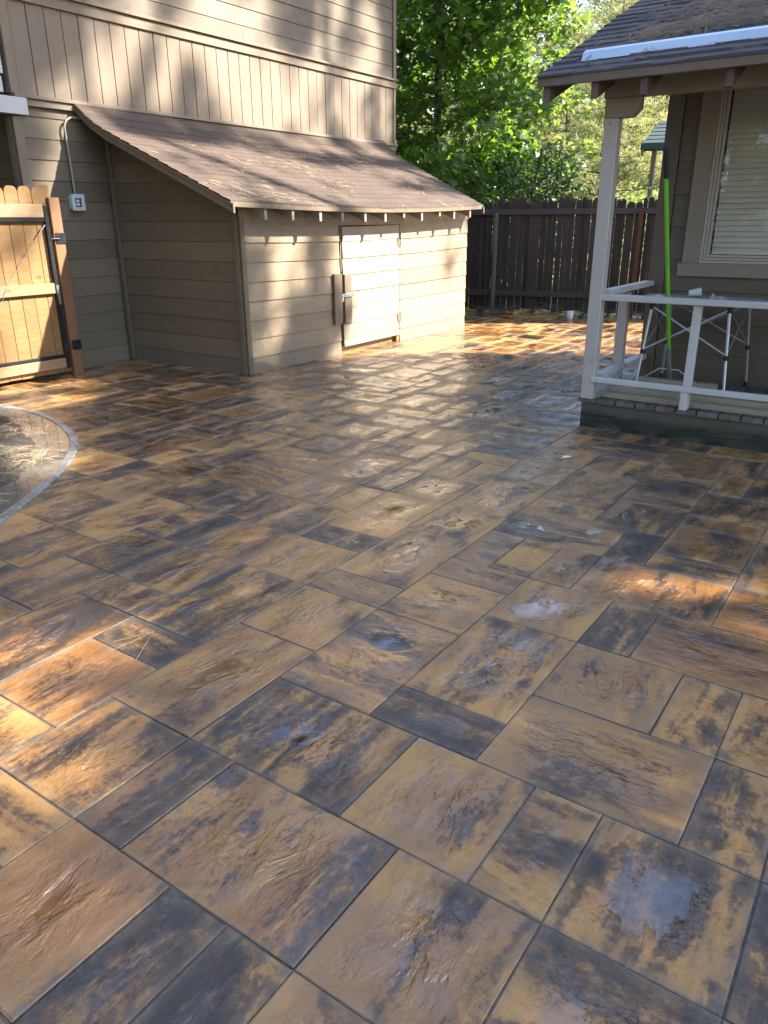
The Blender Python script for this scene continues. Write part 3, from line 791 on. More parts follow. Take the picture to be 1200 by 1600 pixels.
def skew(mb):
    for i, (x, y, z) in enumerate(mb.v):
        mb.v[i] = (x, y + .70 * max(0, (y - RY0) / (RY1 - RY0)) * min(1.05, max(0, (-5.48 - x) / 2.2)), z)
skew(mb)
roof = mb.build('shingle_roof', M_SHGL, shed)
mb = MB(); mb.c = (.5, .5, .5, 1); N = 24
for i in range(N):
    p, q = RY0 + .005 + (RY1 - RY0 - .01) * i / N, RY0 + .005 + (RY1 - RY0 - .01) * (i + 1) / N
    for xa, xb in ((-5.485, -7.2), (-7.2, -7.4), (-7.4, -7.54), (-7.54, XH + .02)):
        mb.face([(xa, p, roofz(xa, p) - .006), (xa, q, roofz(xa, q) - .006), (xb, q, roofz(xb, q) - .006), (xb, p, roofz(xb, p) - .006)])
        mb.face([(xa, p, roofz(xa, p) - .026), (xb, p, roofz(xb, p) - .026), (xb, q, roofz(xb, q) - .026), (xa, q, roofz(xa, q) - .026)])
skew(mb); mb.build('roof_deck', M_SHED, shed)
# fascia strip following the sag
mb = MB(); N = 24; mb.c = (.3, .6, .2, 1)
for i in range(N):
    p, q = RY0 + (RY1 - RY0) * i / N, RY0 + (RY1 - RY0) * (i + 1) / N
    x0, x1 = -5.50, -5.478
    zt, zb = -.012, -.045
    a = [(x1, p, 1.70 + sag(p) + zb), (x1, q, 1.70 + sag(q) + zb), (x1, q, 1.70 + sag(q) + zt + .01), (x1, p, 1.70 + sag(p) + zt + .01)]
    mb.face(a, [(p, 0), (q, 0), (q, .04), (p, .04)])
    mb.face([(x0, p, 1.70 + sag(p) + zb), (x0, q, 1.70 + sag(q) + zb), (x1, q, 1.70 + sag(q) + zb), (x1, p, 1.70 + sag(p) + zb)])
mb.build('fascia', M_SHED, shed)
for k in range(11):
    y = 5.92 + .416 * k + random.uniform(-.02, .02)
    if y > RY1 - .04: y = RY1 - .05
    short = k in (6, 8)
    xt = -5.497; hh = .085 if short else .125
    zt = roofz(xt, y) - .03
    mb = MB(); w_ = .02
    x_in = XS + .018
    mb.prism([(xt, zt), (xt, zt - hh), (x_in, zt - hh + SL * (xt - x_in)), (x_in, zt + SL * (xt - x_in))][::-1], 1, y - w_, y + w_)
    mb.build('rafter_tail', M_TAILS, shed, .002)
# rake board on the -Y edge and the far edge
for yy, nm in ((RY0, 'rake_board'), (RY1 - .03, 'rake_board')):
    mb = MB(); M_ = 10
    for i in range(M_):
        xa = -5.46 - (2.20) * i / M_; xb = -5.46 - (2.20) * (i + 1) / M_
        za, zb = roofz(xa, yy) - .008, roofz(xb, yy) - .008; t = .085
        for (u0, u1) in ((yy + .012, yy + .032),):
            mb.face([(xa, u0, za - t), (xa, u0, za), (xb, u0, zb), (xb, u0, zb - t)][::-1], [(xa, 0), (xa, t), (xb, t), (xb, 0)])
            mb.face([(xa, u1, za - t), (xa, u1, za), (xb, u1, zb), (xb, u1, zb - t)])
            mb.face([(xa, u0, za - t), (xb, u0, zb - t), (xb, u1, zb - t), (xa, u1, za - t)])
            if i == 0: mb.face([(xa, u0, za - t), (xa, u1, za - t), (xa, u1, za), (xa, u0, za)])
            mb.face([(xa, yy + .012, za + .0), (xa, yy + .0, za), (xb, yy + .0, zb), (xb, yy + .012, zb)])
            mb.face([(xa, yy, za - .022), (xa, yy, za), (xb, yy, zb), (xb, yy, zb - .022)][::-1], [(xa, 0), (xa, .02), (xb, .02), (xb, 0)])
            mb.face([(xa, yy, za - .022), (xb, yy, zb - .022), (xb, yy + .012, zb - .022), (xa, yy + .012, za - .022)])
    skew(mb); mb.build(nm, M_SHED, shed)
mb = MB()
for _ in range(600):
    y = random.uniform(RY0 + .1, RY1 - .1); x = -5.5 - random.uniform(0, 1) ** 1.4 * 1.9
    if noise.noise(Vector((x * 1.5, y * 1.1, 3))) < 0: continue
    straw(mb, x, y, 0, .13, .0013, .01, True, None, lambda p: Vector((p.x, p.y, roofz(p.x, p.y) + .013 + p.z)))
struct(mb.build('roof_needles', M_STRAW), 'stuff', 'scattered dry pine needles on the brown lean-to roof', 'pine needles')

# outlet box + conduit
box = thing('outlet_box', 'pale grey weatherproof outlet box with painted conduit on the house wall beside the gate', 'electrical box', (XH, 5.3, 1.7))
mb = MB(); mb.box((XH - .02, 5.245, 1.655), (XH + .045, 5.375, 1.79)); mb.build('back_box', M_GRYBOX, box, .006)
mb = MB()
yc, zc, w_, h_ = 5.31, 1.722, .078, .08
for (a, b, c_, d_) in ((yc - w_, yc - .038, zc - h_, zc + h_), (yc + .038, yc + w_, zc - h_, zc + h_), (yc - .038, yc + .038, zc - h_, zc - .045), (yc - .038, yc + .038, zc + .04, zc + h_)):
    mb.box((XH + .046, a, c_), (XH + .066, b, d_))
mb.build('cover_frame', M_GRYBOX, box, .003)
mb = MB(); mb.box((XH + .0465, yc - .037, zc - .044), (XH + .05, yc + .037, zc + .039)); cw_ = mb.build('cover_window', M_BLACK, box)
mb = MB(); mb.box((XH + .051, yc - .02, zc - .035), (XH + .055, yc + .02, zc - .006)); mb.box((XH + .051, yc - .02, zc + .0), (XH + .055, yc + .02, zc + .03)); mb.build('outlet', M_PLAST, box, .003)
mb = MB(); yq = 5.31
pts = [(XH + .02, yq + .0, 1.79), (XH + .022, yq - .005, 2.0), (XH + .024, yq - .012, 2.25), (XH + .024, yq - .02, 2.42)]
for k in range(1, 7):
    a = math.pi / 2 * k / 6; pts.append((XH + .024, yq - .02 + .12 * (1 - math.cos(a)), 2.42 + .12 * math.sin(a)))
pts.append((XH + .02, yq + .30, 2.545)); pts.append((XH + .01, yq + .36, 2.565))
mb.tube(pts, .0115, 10); mb.build('conduit', M_CONDUIT, box)

# ------------------------------------------------------------------ gate
XG = -7.33
gate = thing('wooden_gate', 'open fresh cedar gate with dog-eared boards and black steel frame at the left edge', 'gate', (XG, 4.2, 0))
mb = MB(); y = 4.735
while y > 2.9:
    w_ = .139; y0_ = y - w_
    top = 1.845 + random.uniform(-.012, .012); bot = .045 + random.uniform(-.004, .004)
    dx = random.uniform(-.002, .002)
    if y > 4.7: pass
    mb.prism([(y0_ + .002, bot), (y - .002, bot), (y - .002, top - .05), (y - .014, top - .018), (y - .04, top), (y0_ + .04, top), (y0_ + .014, top - .018), (y0_ + .002, top - .05)], 0, XG - .016 + dx, XG + .0 + dx)
    y = y0_
# fix prism axis order: poly is (y,z) extruded along x
bp = mb.build('gate_boards', M_CEDAR, gate, .002)
mb = MB(); mb.box((XG - .03, 4.66, .05), (XG - .017, 4.80, 1.87)); mb.build('rear_board', M_CEDAR, gate, .002)
for zc, h_ in ((1.63, .12), (.90, .10), (.15, .10)):
    mb = MB(); mb.box((XG + .001, 2.9, zc - h_ / 2), (XG + .040, 4.67, zc + h_ / 2)); mb.build('rail', M_CEDRAIL, gate, .003)
mb = MB()
mb.box((XG + .003, 4.675, .09), (XG + .043, 4.715, 1.68))
mb.box((XG + .002, 2.9, 1.53), (XG + .034, 4.674, 1.567)); mb.box((XG + .002, 2.9, .203), (XG + .034, 4.674, .235))
mb.build('steel_frame', M_BLACK, gate, .002)
mb = MB(); mb.box((XG + .044, 4.685, .74), (XG + .046, 4.715, .93)); mb.build('frame_bracket', M_GALV, gate)
mb = MB()
a = Vector((XG + .045, 4.66, 1.50)); b = Vector((XG + .045, 3.6, .35))
mb.tube([a, a.lerp(b, .5) + Vector((0, 0, -.02)), b], .0016, 5); c_ = Vector((XG + .047, 4.15, .93))
mb.tube([c_, c_ + Vector((0, -.12, -.22)), c_ + Vector((0, -.35, -.42))], .0025, 5)
mb.tube([a, a.lerp(b, .08)], .006, 6); mb.build('tension_cable', M_GALV, gate)
for zc in (1.37, .31):
    mb = MB(); mb.tube([(XG + .03, 4.70, zc), (XG + .05, 4.80, zc)], .008, 8); mb.tube([(XG + .03, 4.70, zc - .02), (XG + .03, 4.70, zc + .02)], .018, 8); mb.box((XG + .035, 4.77, zc - .045), (XG + .040, 4.875, zc + .055)); mb.build('hinge', M_BLACK, gate)
post = MB(); post.box((-7.40, 4.755, 0), (XG + .03, 4.87, 1.755)); tag(post.build('gate_post', M_POST, None, .004), 'reddish stained square timber gate post beside the house wall', 'post')

# ------------------------------------------------------------------ cottage on the right
YW = 6.80; XL = -1.95; XR = 7.5; YBK = 9.2
cot = thing('porch_cottage', 'brown cottage with dark shingle roof, front porch and white-blind window', 'house', (0, 7, 0))
mb = MB()
boards(mb, 'Y', YW, .0, 1.15, lambda z: XL + .12, lambda z: XR, h=.248, sgn=-1, phase=.222)
boards(mb, 'Y', YW, 1.15, 3.0, lambda z: XL + .12, lambda z: -1.64, h=.248, sgn=-1, phase=.222)
boards(mb, 'Y', YW, 1.15, 3.0, lambda z: .62, lambda z: XR, h=.248, sgn=-1, phase=.222)
boards(mb, 'Y', YW, 2.56, 3.0, lambda z: -1.64, lambda z: .62, h=.248, sgn=-1, phase=.222)
mb.build('front_siding', M_COTT, cot)
mb = MB(); boards(mb, 'X', XL + .02, .0, 3.0, lambda z: YW + .02, lambda z: YBK, h=.248, sgn=-1, phase=.222); mb.build('side_siding', M_COTT, cot)
mb = MB(); mb.prism([(YW + .12, 0), (YBK, 0), (YBK, 2.6), (7.8, 3.3), (YW + .12, 2.9)], 0, XL + .04, XR); mb.build('wall_core', M_DARK, cot)
mb = MB(); mb.box((XL - .01, YW - .025, 0), (XL + .115, YW + .0, 2.75)); mb.box((XL - .012, YW + .002, 0), (XL + .012, YW + .10, 2.8)); mb.build('corner_board', M_COTT, cot, .003)
# window
win = MB()
wx0, wx1, wz0, wz1 = -1.70, .55, 1.19, 2.50
win.box((wx0, YW - .045, wz0 - .0), (wx0 + .13, YW - .014, wz1)); win.box((wx1, YW - .045, wz0), (wx1 + .13, YW - .014, wz1))
win.box((wx0 - .03, YW - .046, wz0 - .105), (wx1 + .16, YW - .014, wz0 - .001)); win.box((wx0, YW - .045, wz1 + .001), (wx1 + .13, YW - .014, wz1 + .12))
win = win.build('window', M_CTRIM, cot, .003)
mb = MB(); fx = wx0 + .131
for k, (off, d_) in enumerate(((0, -.036), (.022, -.026), (.044, -.014))):
    mb.box((fx + off, YW + d_, wz0 + off), (fx + off + .020, YW + .03, wz1)); mb.box((fx + off + .0205, YW + d_, wz0 + off), (wx1 - .01, YW + .03, wz0 + off + .020))
mb.build('window_frame', M_PORCHW, win, .002)
mb = MB(); mb.face([(fx + .066, YW + .002, wz0 + .066), (wx1 - .01, YW + .002, wz0 + .066), (wx1 - .01, YW + .002, wz1), (fx + .066, YW + .002, wz1)]); mb.build('pane', M_GLASS, win)
mb = MB(); z = wz0 + .10
while z < wz1:
    M_ = Matrix.Translation((0, YW + .03, z)) @ Matrix.Rotation(math.radians(62), 4, 'X'); mb.box((fx + .075, -.024, -.001), (wx1 - .02, .024, .001), M_); z += .041
mb.box((fx + .075, YW + .018, wz0 + .068), (wx1 - .02, YW + .045, wz0 + .09)); mb.build('blind', M_BLIND, win)
# window recess backing
# porch roof / main roof
RS = .418; RX0, RX1, RYF, RZ0 = -2.40, 8.0, 5.26, 2.397; RIDGE = 7.8
def crz(y): return RZ0 + RS * (y - RYF) if y < RIDGE else RZ0 + RS * (RIDGE - RYF) - RS * (y - RIDGE)
mb = MB(); y = RYF; kk = 0; cw = .127
while y < RIDGE:
    y2 = min(y + cw, RIDGE); x = RX0; first = True
    while x < RX1:
        x2 = min(x + random.choice((.16, .2, .24, .3)), RX1)
        mb.c = (random.random(), random.random(), random.random(), 1); lift = random.choice((.008, .011, .015)); e0 = random.choice((0, 0, -.012))
        mb.face([(x + .001, y + e0, crz(y) + lift), (x2 - .001, y + e0, crz(y) + lift), (x2 - .001, y2 + .01, crz(y2) + .004), (x + .001, y2 + .01, crz(y2) + .004)], [(x, y), (x2, y), (x2, y2), (x, y2)])
        mb.face([(x + .001, y + e0, crz(y) - .003), (x2 - .001, y + e0, crz(y) - .003), (x2 - .001, y + e0, crz(y) + lift), (x + .001, y + e0, crz(y) + lift)])
        for xx in (x + .001, x2 - .001): mb.face([(xx, y + e0, crz(y)), (xx, y2, crz(y2)), (xx, y + e0, crz(y) + lift)])
        x = x2
    y = y2; kk += 1
mb.face([(RX0, RIDGE, crz(RIDGE)), (RX1, RIDGE, crz(RIDGE)), (RX1, 9.6, crz(9.6)), (RX0, 9.6, crz(9.6))])
mb.build('shingle_roof', M_SHGD, cot)
mb = MB()
mb.prism([(RYF + .03, crz(RYF + .03) - .004), (RIDGE, crz(RIDGE) - .004), (9.58, crz(9.58) - .004), (9.58, crz(9.58) - .03), (RIDGE, crz(RIDGE) - .03), (RYF + .03, crz(RYF + .03) - .03)], 0, RX0 + .01, RX1 - .01)
mb.build('roof_deck', M_FASC, cot)
mb = MB(); mb.box((RX0, RYF + .005, RZ0 - .055), (RX1, RYF + .028, RZ0 - .002)); mb.build('fascia', M_FASC, cot, .003)
mb = MB(); mb.prism([(RYF + .03, crz(RYF + .03) - .06), (RIDGE, crz(RIDGE) - .06), (9.58, crz(9.58) - .06), (9.58, crz(9.58) - .005), (RIDGE, crz(RIDGE) - .005), (RYF + .03, crz(RYF + .03) - .005)], 0, RX0 - .001, RX0 + .009); mb.build('rake_trim', M_FASC, cot)
for k, x in enumerate((-2.345, -2.015, -1.70, -1.2, -.6, 0, .6, 1.2, 1.8)):
    w_ = .022; ya = 5.30; yb = 5.645 if k > 1 else 6.7
    mb = MB()
    zt = lambda y: crz(y) - .062
    mb.prism([(ya, zt(ya)), (ya, zt(ya) - .105), (ya + .02, zt(ya) - .112), (yb, zt(yb) - .095), (yb, zt(yb))] if k > 1 else [(ya, zt(ya)), (ya, zt(ya) - .105), (ya + .45, zt(ya + .45) - .12), (yb, zt(yb) - .12), (yb, zt(yb))], 0, x - w_, x + w_)
    mb.build('rafter_tail', M_TAIL, cot, .003)
mb = MB(); mb.box((-2.06, 5.61, 2.285), (RX1, 5.70, 2.425)); mb.build('porch_beam', M_CTRIM, cot, .004)
mb = MB(); mb.prism([(-2.045, 2.165), (-1.86, 2.165), (-1.81, 2.215), (-1.81, 2.284), (-2.045, 2.284)], 1, 5.606, 5.70); mb.build('beam_bracket', M_CTRIM, cot, .004)
mb = MB(); mb.box((-2.04, 5.61, .236), (-1.945, 5.70, 2.164)); p_ = mb.build('porch_post', M_PORCHW, cot, .005)
mb = MB(); mb.tube([(-2.0, 5.609, 2.13), (-2.0, 5.607, 2.13)], .006, 8); mb.build('bolt', M_BLACK, p_)
mb = MB(); mb.box((-2.0, 6.17, .236), (-1.925, 6.245, .985)); mb.build('porch_post', M_PORCHW, cot, .004)
# metal drip edge lying on the roof
fl = MB()
pa, pb = Vector((-2.20, 5.50, crz(5.50) + .04)), Vector((1.6, 5.50 + .12, crz(5.62) + .04))
dirv = (pb - pa); nn = 2
sl_ = Vector((0, 1, RS)).normalized(); nrm = Vector((0, -RS, 1)).normalized()
up_ = Vector((0, .42, .9)).normalized(); pa = pa - nrm * .028; pb = pb - nrm * .028
for (a0, b0, a1, b1) in ((pa, pb, pa + up_ * .058, pb + up_ * .058),):
    fl.face([a0, b0, b1, a1]); fl.face([a1 + Vector((0, .002, 0)), b1 + Vector((0, .002, 0)), b0 + Vector((0, .002, 0)), a0 + Vector((0, .002, 0))])
    fl.face([a0, b0, b0 - sl_ * .012 - nrm * .001, a0 - sl_ * .012 - nrm * .001]); fl.face([a1, b1, b1 + sl_ * .05, a1 + sl_ * .05])
tag(fl.build('metal_flashing', M_FLASH), 'long shiny metal drip-edge strip lying loose on the dark cottage roof', 'flashing')
mb = MB()
def on_croof(p): return Vector((p.x, p.y, crz(p.y) + .016 + p.z))
for _ in range(1500):
    t = random.random()
    cx_, cy_ = -1.9 + 1.9 * t + random.gauss(0, .12), 5.95 + .35 * t + random.gauss(0, .10)
    if random.random() < .3: cx_, cy_ = random.gauss(-1.35, .22), random.gauss(6.45, .10)
    elif random.random() < .12: cx_, cy_ = random.uniform(-2.3, 0), random.uniform(5.3, 6.9)
    straw(mb, cx_, cy_, 0, .17, .0015, .03, True, random.gauss(.1, .55) + (math.pi if random.random() < .5 else 0), on_croof)
struct(mb.build('roof_needles', M_STRAWD), 'stuff', 'clumps of old pine needles on the dark cottage roof', 'pine needles')

# porch deck
dk = thing('porch_deck', 'weathered grey plank porch deck on a dark wet-stained rim board', 'deck', (0, 6, 0))
x = -2.07; 
while x < 3.2:
    w_ = .145; mb = MB()
    e = random.uniform(0, .012)
    mb.box((x + .003, 5.635 + e, .198), (x + w_ * .5 - .0006, YW - .05, .236 + random.uniform(-.002, .002))); mb.box((x + w_ * .5 + .0015 * random.choice((0, 1)), 5.635 + e + random.uniform(0, .004), .198), (x + w_ - .003, YW - .05, .236 + random.uniform(-.002, .002)))
    mb.build('deck_board', M_DECK, dk, .003); x += w_ + .003
mb = MB(); mb.box((-2.045, 5.665, -.01), (3.2, 5.70, .197)); mb.build('rim_board', M_RIM, dk, .003)
mb = MB(); mb.box((-2.045, 5.701, -.01), (-2.01, YW - .05, .197)); mb.build('rim_board', M_RIM, dk, .003)
# railing
rl = thing('porch_railing', 'white painted porch railing of plain timber rails around the cottage porch', 'railing', (-1.4, 5.65, .236))
mb = MB(); mb.box((-1.96, 5.615, .968), (3.2, 5.70, 1.010)); mb.build('top_rail', M_WHITE, rl, .004)
mb = MB(); mb.box((-1.968, 5.600, .368), (3.2, 5.645, .408)); mb.build('bottom_rail', M_WHITE, rl, .004)
mb = MB(); mb.box((-1.985, 5.702, 1.0), (-1.905, YW - .03, 1.04)); mb.build('side_top_rail', M_WHITE, rl, .004)
mb = MB(); mb.box((-1.975, 5.702, .385), (-1.895, 6.168, .425)); mb.box((-1.975, 6.247, .385), (-1.895, YW - .03, .425)); mb.build('side_bottom_rail', M_WHITE, rl, .004)
for xb in (-1.305, .3, 1.9):
    mb = MB(); mb.box((xb, 5.646, .236), (xb + .055, 5.70, .967)); mb.box((xb + .003, 5.600, .238), (xb + .052, 5.6455, .367)); mb.build('baluster', M_WHITE, rl, .004)
# lumber
o = MB(); o.box((-1.925, 5.73, .237), (2.6, 5.87, .274)); tag(o.build('timber_plank', M_LUMB, None, .003), 'pale timber plank lying flat on the porch deck edge, the lower front one', 'plank')
o = MB(); o.box((-1.90, 5.80, .275), (2.5, 5.95, .312)); tag(o.build('timber_plank', M_LUMB, None, .003), 'pale timber plank resting on top of the other plank behind the lower rail', 'plank')
# push broom
br = thing('push_broom', 'push broom with lime green handle and black grip standing against the railing', 'broom', (-1.55, 6.15, .25))
hx0, hx1 = -1.80, -1.17
mb = MB(); mb.box((hx0, 6.10, .300), (hx1, 6.19, .345)); mb.build('broom_head', M_LUMB, br, .01)
mb = MB()
for i in range(60):
    for j in range(4):
        x = hx0 + .01 + i * (hx1 - hx0 - .02) / 59; yv = 6.112 + j * .022
        mb.bar((x, yv, .299), (x + random.uniform(-.006, .006), yv + random.uniform(-.01, .01), .24), .008, .008, (0, 1, 0), False)
mb.build('bristles', M_BRIST, br)
bt = onY(1047, 590, 6.15) ; g0 = onY(1045, 540, 6.02); g1 = onY(1041, 272, 5.60); g2 = onY(1040, 230, 5.585)
bb = Vector((bt.x, 6.14, .345))
dr = (g2 - bb).normalized(); Lh = (g2 - bb).length
mb = MB(); mb.tube([bb, bb + dr * (Lh * .16)], .016, 10); mb.build('ferrule', M_GALV, br)
mb = MB(); mb.tube([bb + dr * (Lh * .16), bb + dr * (Lh * .885)], .0135, 12); mb.build('handle', M_GREEN, br)
mb = MB(); mb.tube([bb + dr * (Lh * .885), bb + dr * (Lh * .89), bb + dr * (Lh * .995), bb + dr * Lh], [.014, .0175, .0175, .012], 12); mb.build('grip', M_GRIP, br)
mb = MB(); c0 = bb + dr * .09
for s_ in (-1, 1): mb.tube([c0, c0 + Vector((s_ * .07, -.01, .005)), Vector((bb.x + s_ * .20, 6.11, .345))], .006, 6)
mb.build('brace', M_ALU, br)
# folding table
tb = thing('folding_table', 'folding camp table with thin aluminium crossed legs against the cottage wall', 'table', (-1.4, 6.4, .236))
TX0, TX1, TY0, TY1, TZ = -1.88, -.80, 6.05, 6.60, .952
def slats():
    m = MB(); m.box((TX0, TY0, TZ - .018), (TX1, TY1, TZ)); return m
slats().build('tabletop', m_plain('grey_table_laminate', (.42, .42, .42), .5, 0, .05), tb, .004)
legs = [((-1.83, 6.10, TZ - .03), (-1.93, 6.02, .25)), ((-1.04, 6.10, TZ - .03), (-1.01, 6.02, .25)), ((-1.72, 6.62, TZ - .03), (-1.76, 6.70, .25)), ((-.93, 6.62, TZ - .03), (-.90, 6.70, .25))]
lg = [((onY(1020, 472, 6.10)), onY(995, 590, 6.0)), (onY(1141, 480, 6.10), onY(1131, 603, 6.0)), (onY(1050, 472, 6.62), onZ(1033, 590, .24)), (onY(1171, 476, 6.62), onZ(1165, 603, .24))]
LP = []
for i, (a, b) in enumerate(lg):
    a = Vector(a); b = Vector(b); a.z = TZ - .03
    d_ = (b - a); 
    if i < 2: b = a + d_ * ((a.z - .237) / (a.z - b.z))
    b.z = .237; LP.append((a, b))
    mb = MB(); mb.tube([a, b], .0115, 10); L_ = mb.build('leg', M_ALU, tb)
    mb = MB(); mb.tube([b, b + (a - b).normalized() * .045], .014, 8); mb.build('foot_cap', M_GRIP, L_)
    mb = MB(); m_ = a.lerp(b, .5); mb.tube([m_, m_ + (b - a).normalized() * .035], .017, 8); mb.build('joint_collar', M_GRIP, L_); mb = MB(); mb.tube([a, a + (b - a).normalized() * .045], .019, 8); mb.build('joint_collar', M_GRIP, L_)
mb = MB()
T = lambda i, t: LP[i][0].lerp(LP[i][1], t)
for i, j in ((0, 1), (2, 3)):
    for a, b in ((T(i, .03), T(j, .5)), (T(i, .5), T(j, .03))): mb.tube([a, b], .0085, 8)
for i, j in ((0, 2), (1, 3)):
    for a, b in ((T(i, .03), T(j, .5)), (T(i, .5), T(j, .03))): mb.tube([a, b], .005, 6)
mb.build('cross_brace', M_ALU, tb)
# things on the table
p = onY(1089, 452, 6.45); mb = MB(); c0 = Vector((p.x, p.y - .05, TZ + .036))
ax = Vector((.9, .35, .12)).normalized(); mb.tube([c0 - ax * .045, c0 - ax * .02, c0 + ax * .01, c0 + ax * .045], [.024, .027, .030, .035], 12, True); tag(mb.build('paper_cup', M_CUP), 'crumpled white paper cup lying on its side on the folding table', 'cup')
p = onY(1125, 458, 6.3); mb = MB(); mb.c = (.5, .5, .5, 1)
W2 = m_plain('pink_wrapper', (.62, .45, .47), .5, 0, .15, 40)
pw = [(-.06, 0, .002), (-.055, .05, .045), (-.02, .03, .02), (.01, .045, .03), (.055, .04, .012), (.05, -.01, .002), (.0, -.02, .015)]
C0 = Vector((p.x, p.y - .04, TZ)); P_ = [C0 + Vector(q) for q in pw]
for t_ in ((0, 1, 2), (0, 2, 6), (2, 3, 6), (3, 4, 5), (3, 5, 6)): 
    mb.face([P_[k] for k in t_]); mb.face([P_[k] + Vector((0, 0, .002)) for k in t_][::-1])
tag(mb.build('wrapper', W2), 'small crumpled pink and purple wrapper on the folding table', 'wrapper')
p = onY(1030, 457, 6.35); mb = MB(); C0 = Vector((p.x, p.y - .03, TZ + .001))
P_ = [C0 + Vector(q) for q in ((-.05, -.03, 0), (.06, -.03, .004), (.05, .06, .0), (.0, .03, .018), (-.04, .05, .003))]
mb.face([P_[0], P_[1], P_[3]]); mb.face([P_[1], P_[2], P_[3]]); mb.face([P_[0], P_[3], P_[4]])
tag(mb.build('paper_scrap', M_CUP), 'folded scrap of white paper at the left end of the folding table', 'paper')

# ------------------------------------------------------------------ back fence
FA = Vector((-6.303, 12.532, 0)); FB = Vector((-4.154, 13.015, 0)); fd = (Vector((4.154 - 6.303 + 2.149 * 2, 0, 0)))
p1, p2 = onZ(770, 487, 0), onZ(985, 495, 0)
fd = (p2 - p1).normalized(); fn = Vector((-fd.y, fd.x, 0)); FA = p1
FM = Matrix((fd, fn, Vector((0, 0, 1)))).transposed().to_4x4(); FM.translation = FA
fence = thing('back_fence', 'old dark brown picket fence with light showing through its gaps behind the patio', 'fence', tuple(FA))
mb = MB(); s = -3.2
while s < 7:
    w_ = random.choice((.065, .08, .095, .11, .13, .09)); gp = random.choice((.001, .003, .005, .008, .014, .004))
    top = 1.85 + random.uniform(-.07, .035) + .02 * math.sin(s * 1.7); bot = random.uniform(.0, .07)
    lean = random.uniform(-.006, .006); dx = .03 + random.uniform(0, .022)
    n0 = len(mb.v)
    k = random.choice((0, 1, 2))
    tp = [(s + lean, top - .05), (s + w_ * .5 + lean, top), (s + w_ + lean, top - .05)] if k == 0 else [(s + lean, top - .03), (s + w_ * .25 + lean, top), (s + w_ * .75 + lean, top), (s + w_ + lean, top - .03)] if k == 1 else [(s + lean, top - .06), (s + w_ * .3 + lean, top - .005), (s + w_ + lean, top - .03)]
    poly = [(s + w_, bot), (s, bot)] + tp
    poly = poly[::-1]
    mb.prism(poly, 1, dx, dx + .018)
    for i in range(n0, len(mb.v)): mb.v[i] = tuple(FM @ Vector(mb.v[i]))
    s += w_ + gp
# prism with axis 1: poly coords (x,z)
for u in mb.uv:
    for i in range(len(u)): u[i] = (u[i][1], u[i][0])
mb.build('pickets', M_FENCE, fence)
for zc in (1.655, .325):
    mb = MB()
    for a, b in ((-3.2, -.9), (-.898, 1.55), (1.552, 4.2), (4.202, 7)):
        mb.box((a, -.012, zc - .045), (b, .028, zc + .045), FM)
    mb.build('rail', M_FRAIL, fence, .003)
mb = MB(); mb.box((-.03, -.065, 0), (.03, -.014, 1.64), FM); mb.build('post', m_wood('grey_post_wood', (.13, .11, .11), (.22, .19, .18), False), fence, .004)
mb = MB(); s1 = (onZ(985, 495, 0) - FA).dot(fd) + .0; mb.box((s1 - .035, -.075, 0), (s1 + .03, -.014, 1.68), FM); mb.build('post', m_wood('red_post_wood', (.11, .035, .02), (.17, .06, .03), False), fence, .004)
# debris at the foot
mb = MB(); 
for _ in range(420):
    s = random.uniform(-.2, 4.2); t = -random.uniform(.05, .55); h = random.uniform(0, .13) * (1 - abs(t) / .7) * (.4 + abs(noise.noise(Vector((s * 1.5, 0, 0)))) * 2)
    a = random.uniform(0, 3.14); L = random.uniform(.1, .4)
    p = FM @ Vector((s, t, h + .01)); q = FM @ Vector((s + math.cos(a) * L, min(-.02, t + math.sin(a) * L * .4), h + random.uniform(-.03, .07) + .015)); q.z = max(.008, q.z)
    m_ = (p + q) / 2 + Vector((0, 0, random.uniform(-.0, .05)))
    mb.tube([p, m_, q], [.004, .0035, .002], 4, False)
struct(mb.build('twig_litter', M_TWIG), 'stuff', 'tangle of dry twigs and litter along the foot of the back fence', 'twigs')
mb = MB(); q = onZ(890, 499, 0); mb.tube([(q.x, q.y, .001), (q.x, q.y, .01), (q.x, q.y, .13), (q.x, q.y, .132)], [.046, .05, .054, .05], 14); tag(mb.build('white_pot', M_PLAST), 'small white plastic pot standing at the foot of the dark fence', 'pot')
mb = MB(); q = onZ(899, 499, 0); q = q + Vector((.05, .06, 0))
for k in range(5):
    rr = .058 - .004 * k; mb.tube([(q.x + .012 * k, q.y + rr * math.cos(t * .52), .062 + rr * math.sin(t * .52)) for t in range(13)], .006, 6, False)
tag(mb.build('hose_coil', M_HOSE), 'small coil of green hose beside the white pot by the fence', 'hose')
mb = MB(); a, b = onZ(783, 494, .02), onZ(797, 495, .02); mb.tube([a, a.lerp(b, .3), b], [.012, .022, .016], 8); tag(mb.build('orange_nozzle', M_ORANGE), 'bright orange hose nozzle lying by the fence foot', 'nozzle')
mb = MB(); mb.tube([onZ(735, 491, .015), onZ(752, 489, .02), onZ(768, 491, .015), onZ(783, 494, .02)], .009, 6); tag(mb.build('garden_hose', M_HOSE), 'thin green garden hose trailing along the fence foot to the orange nozzle', 'hose')

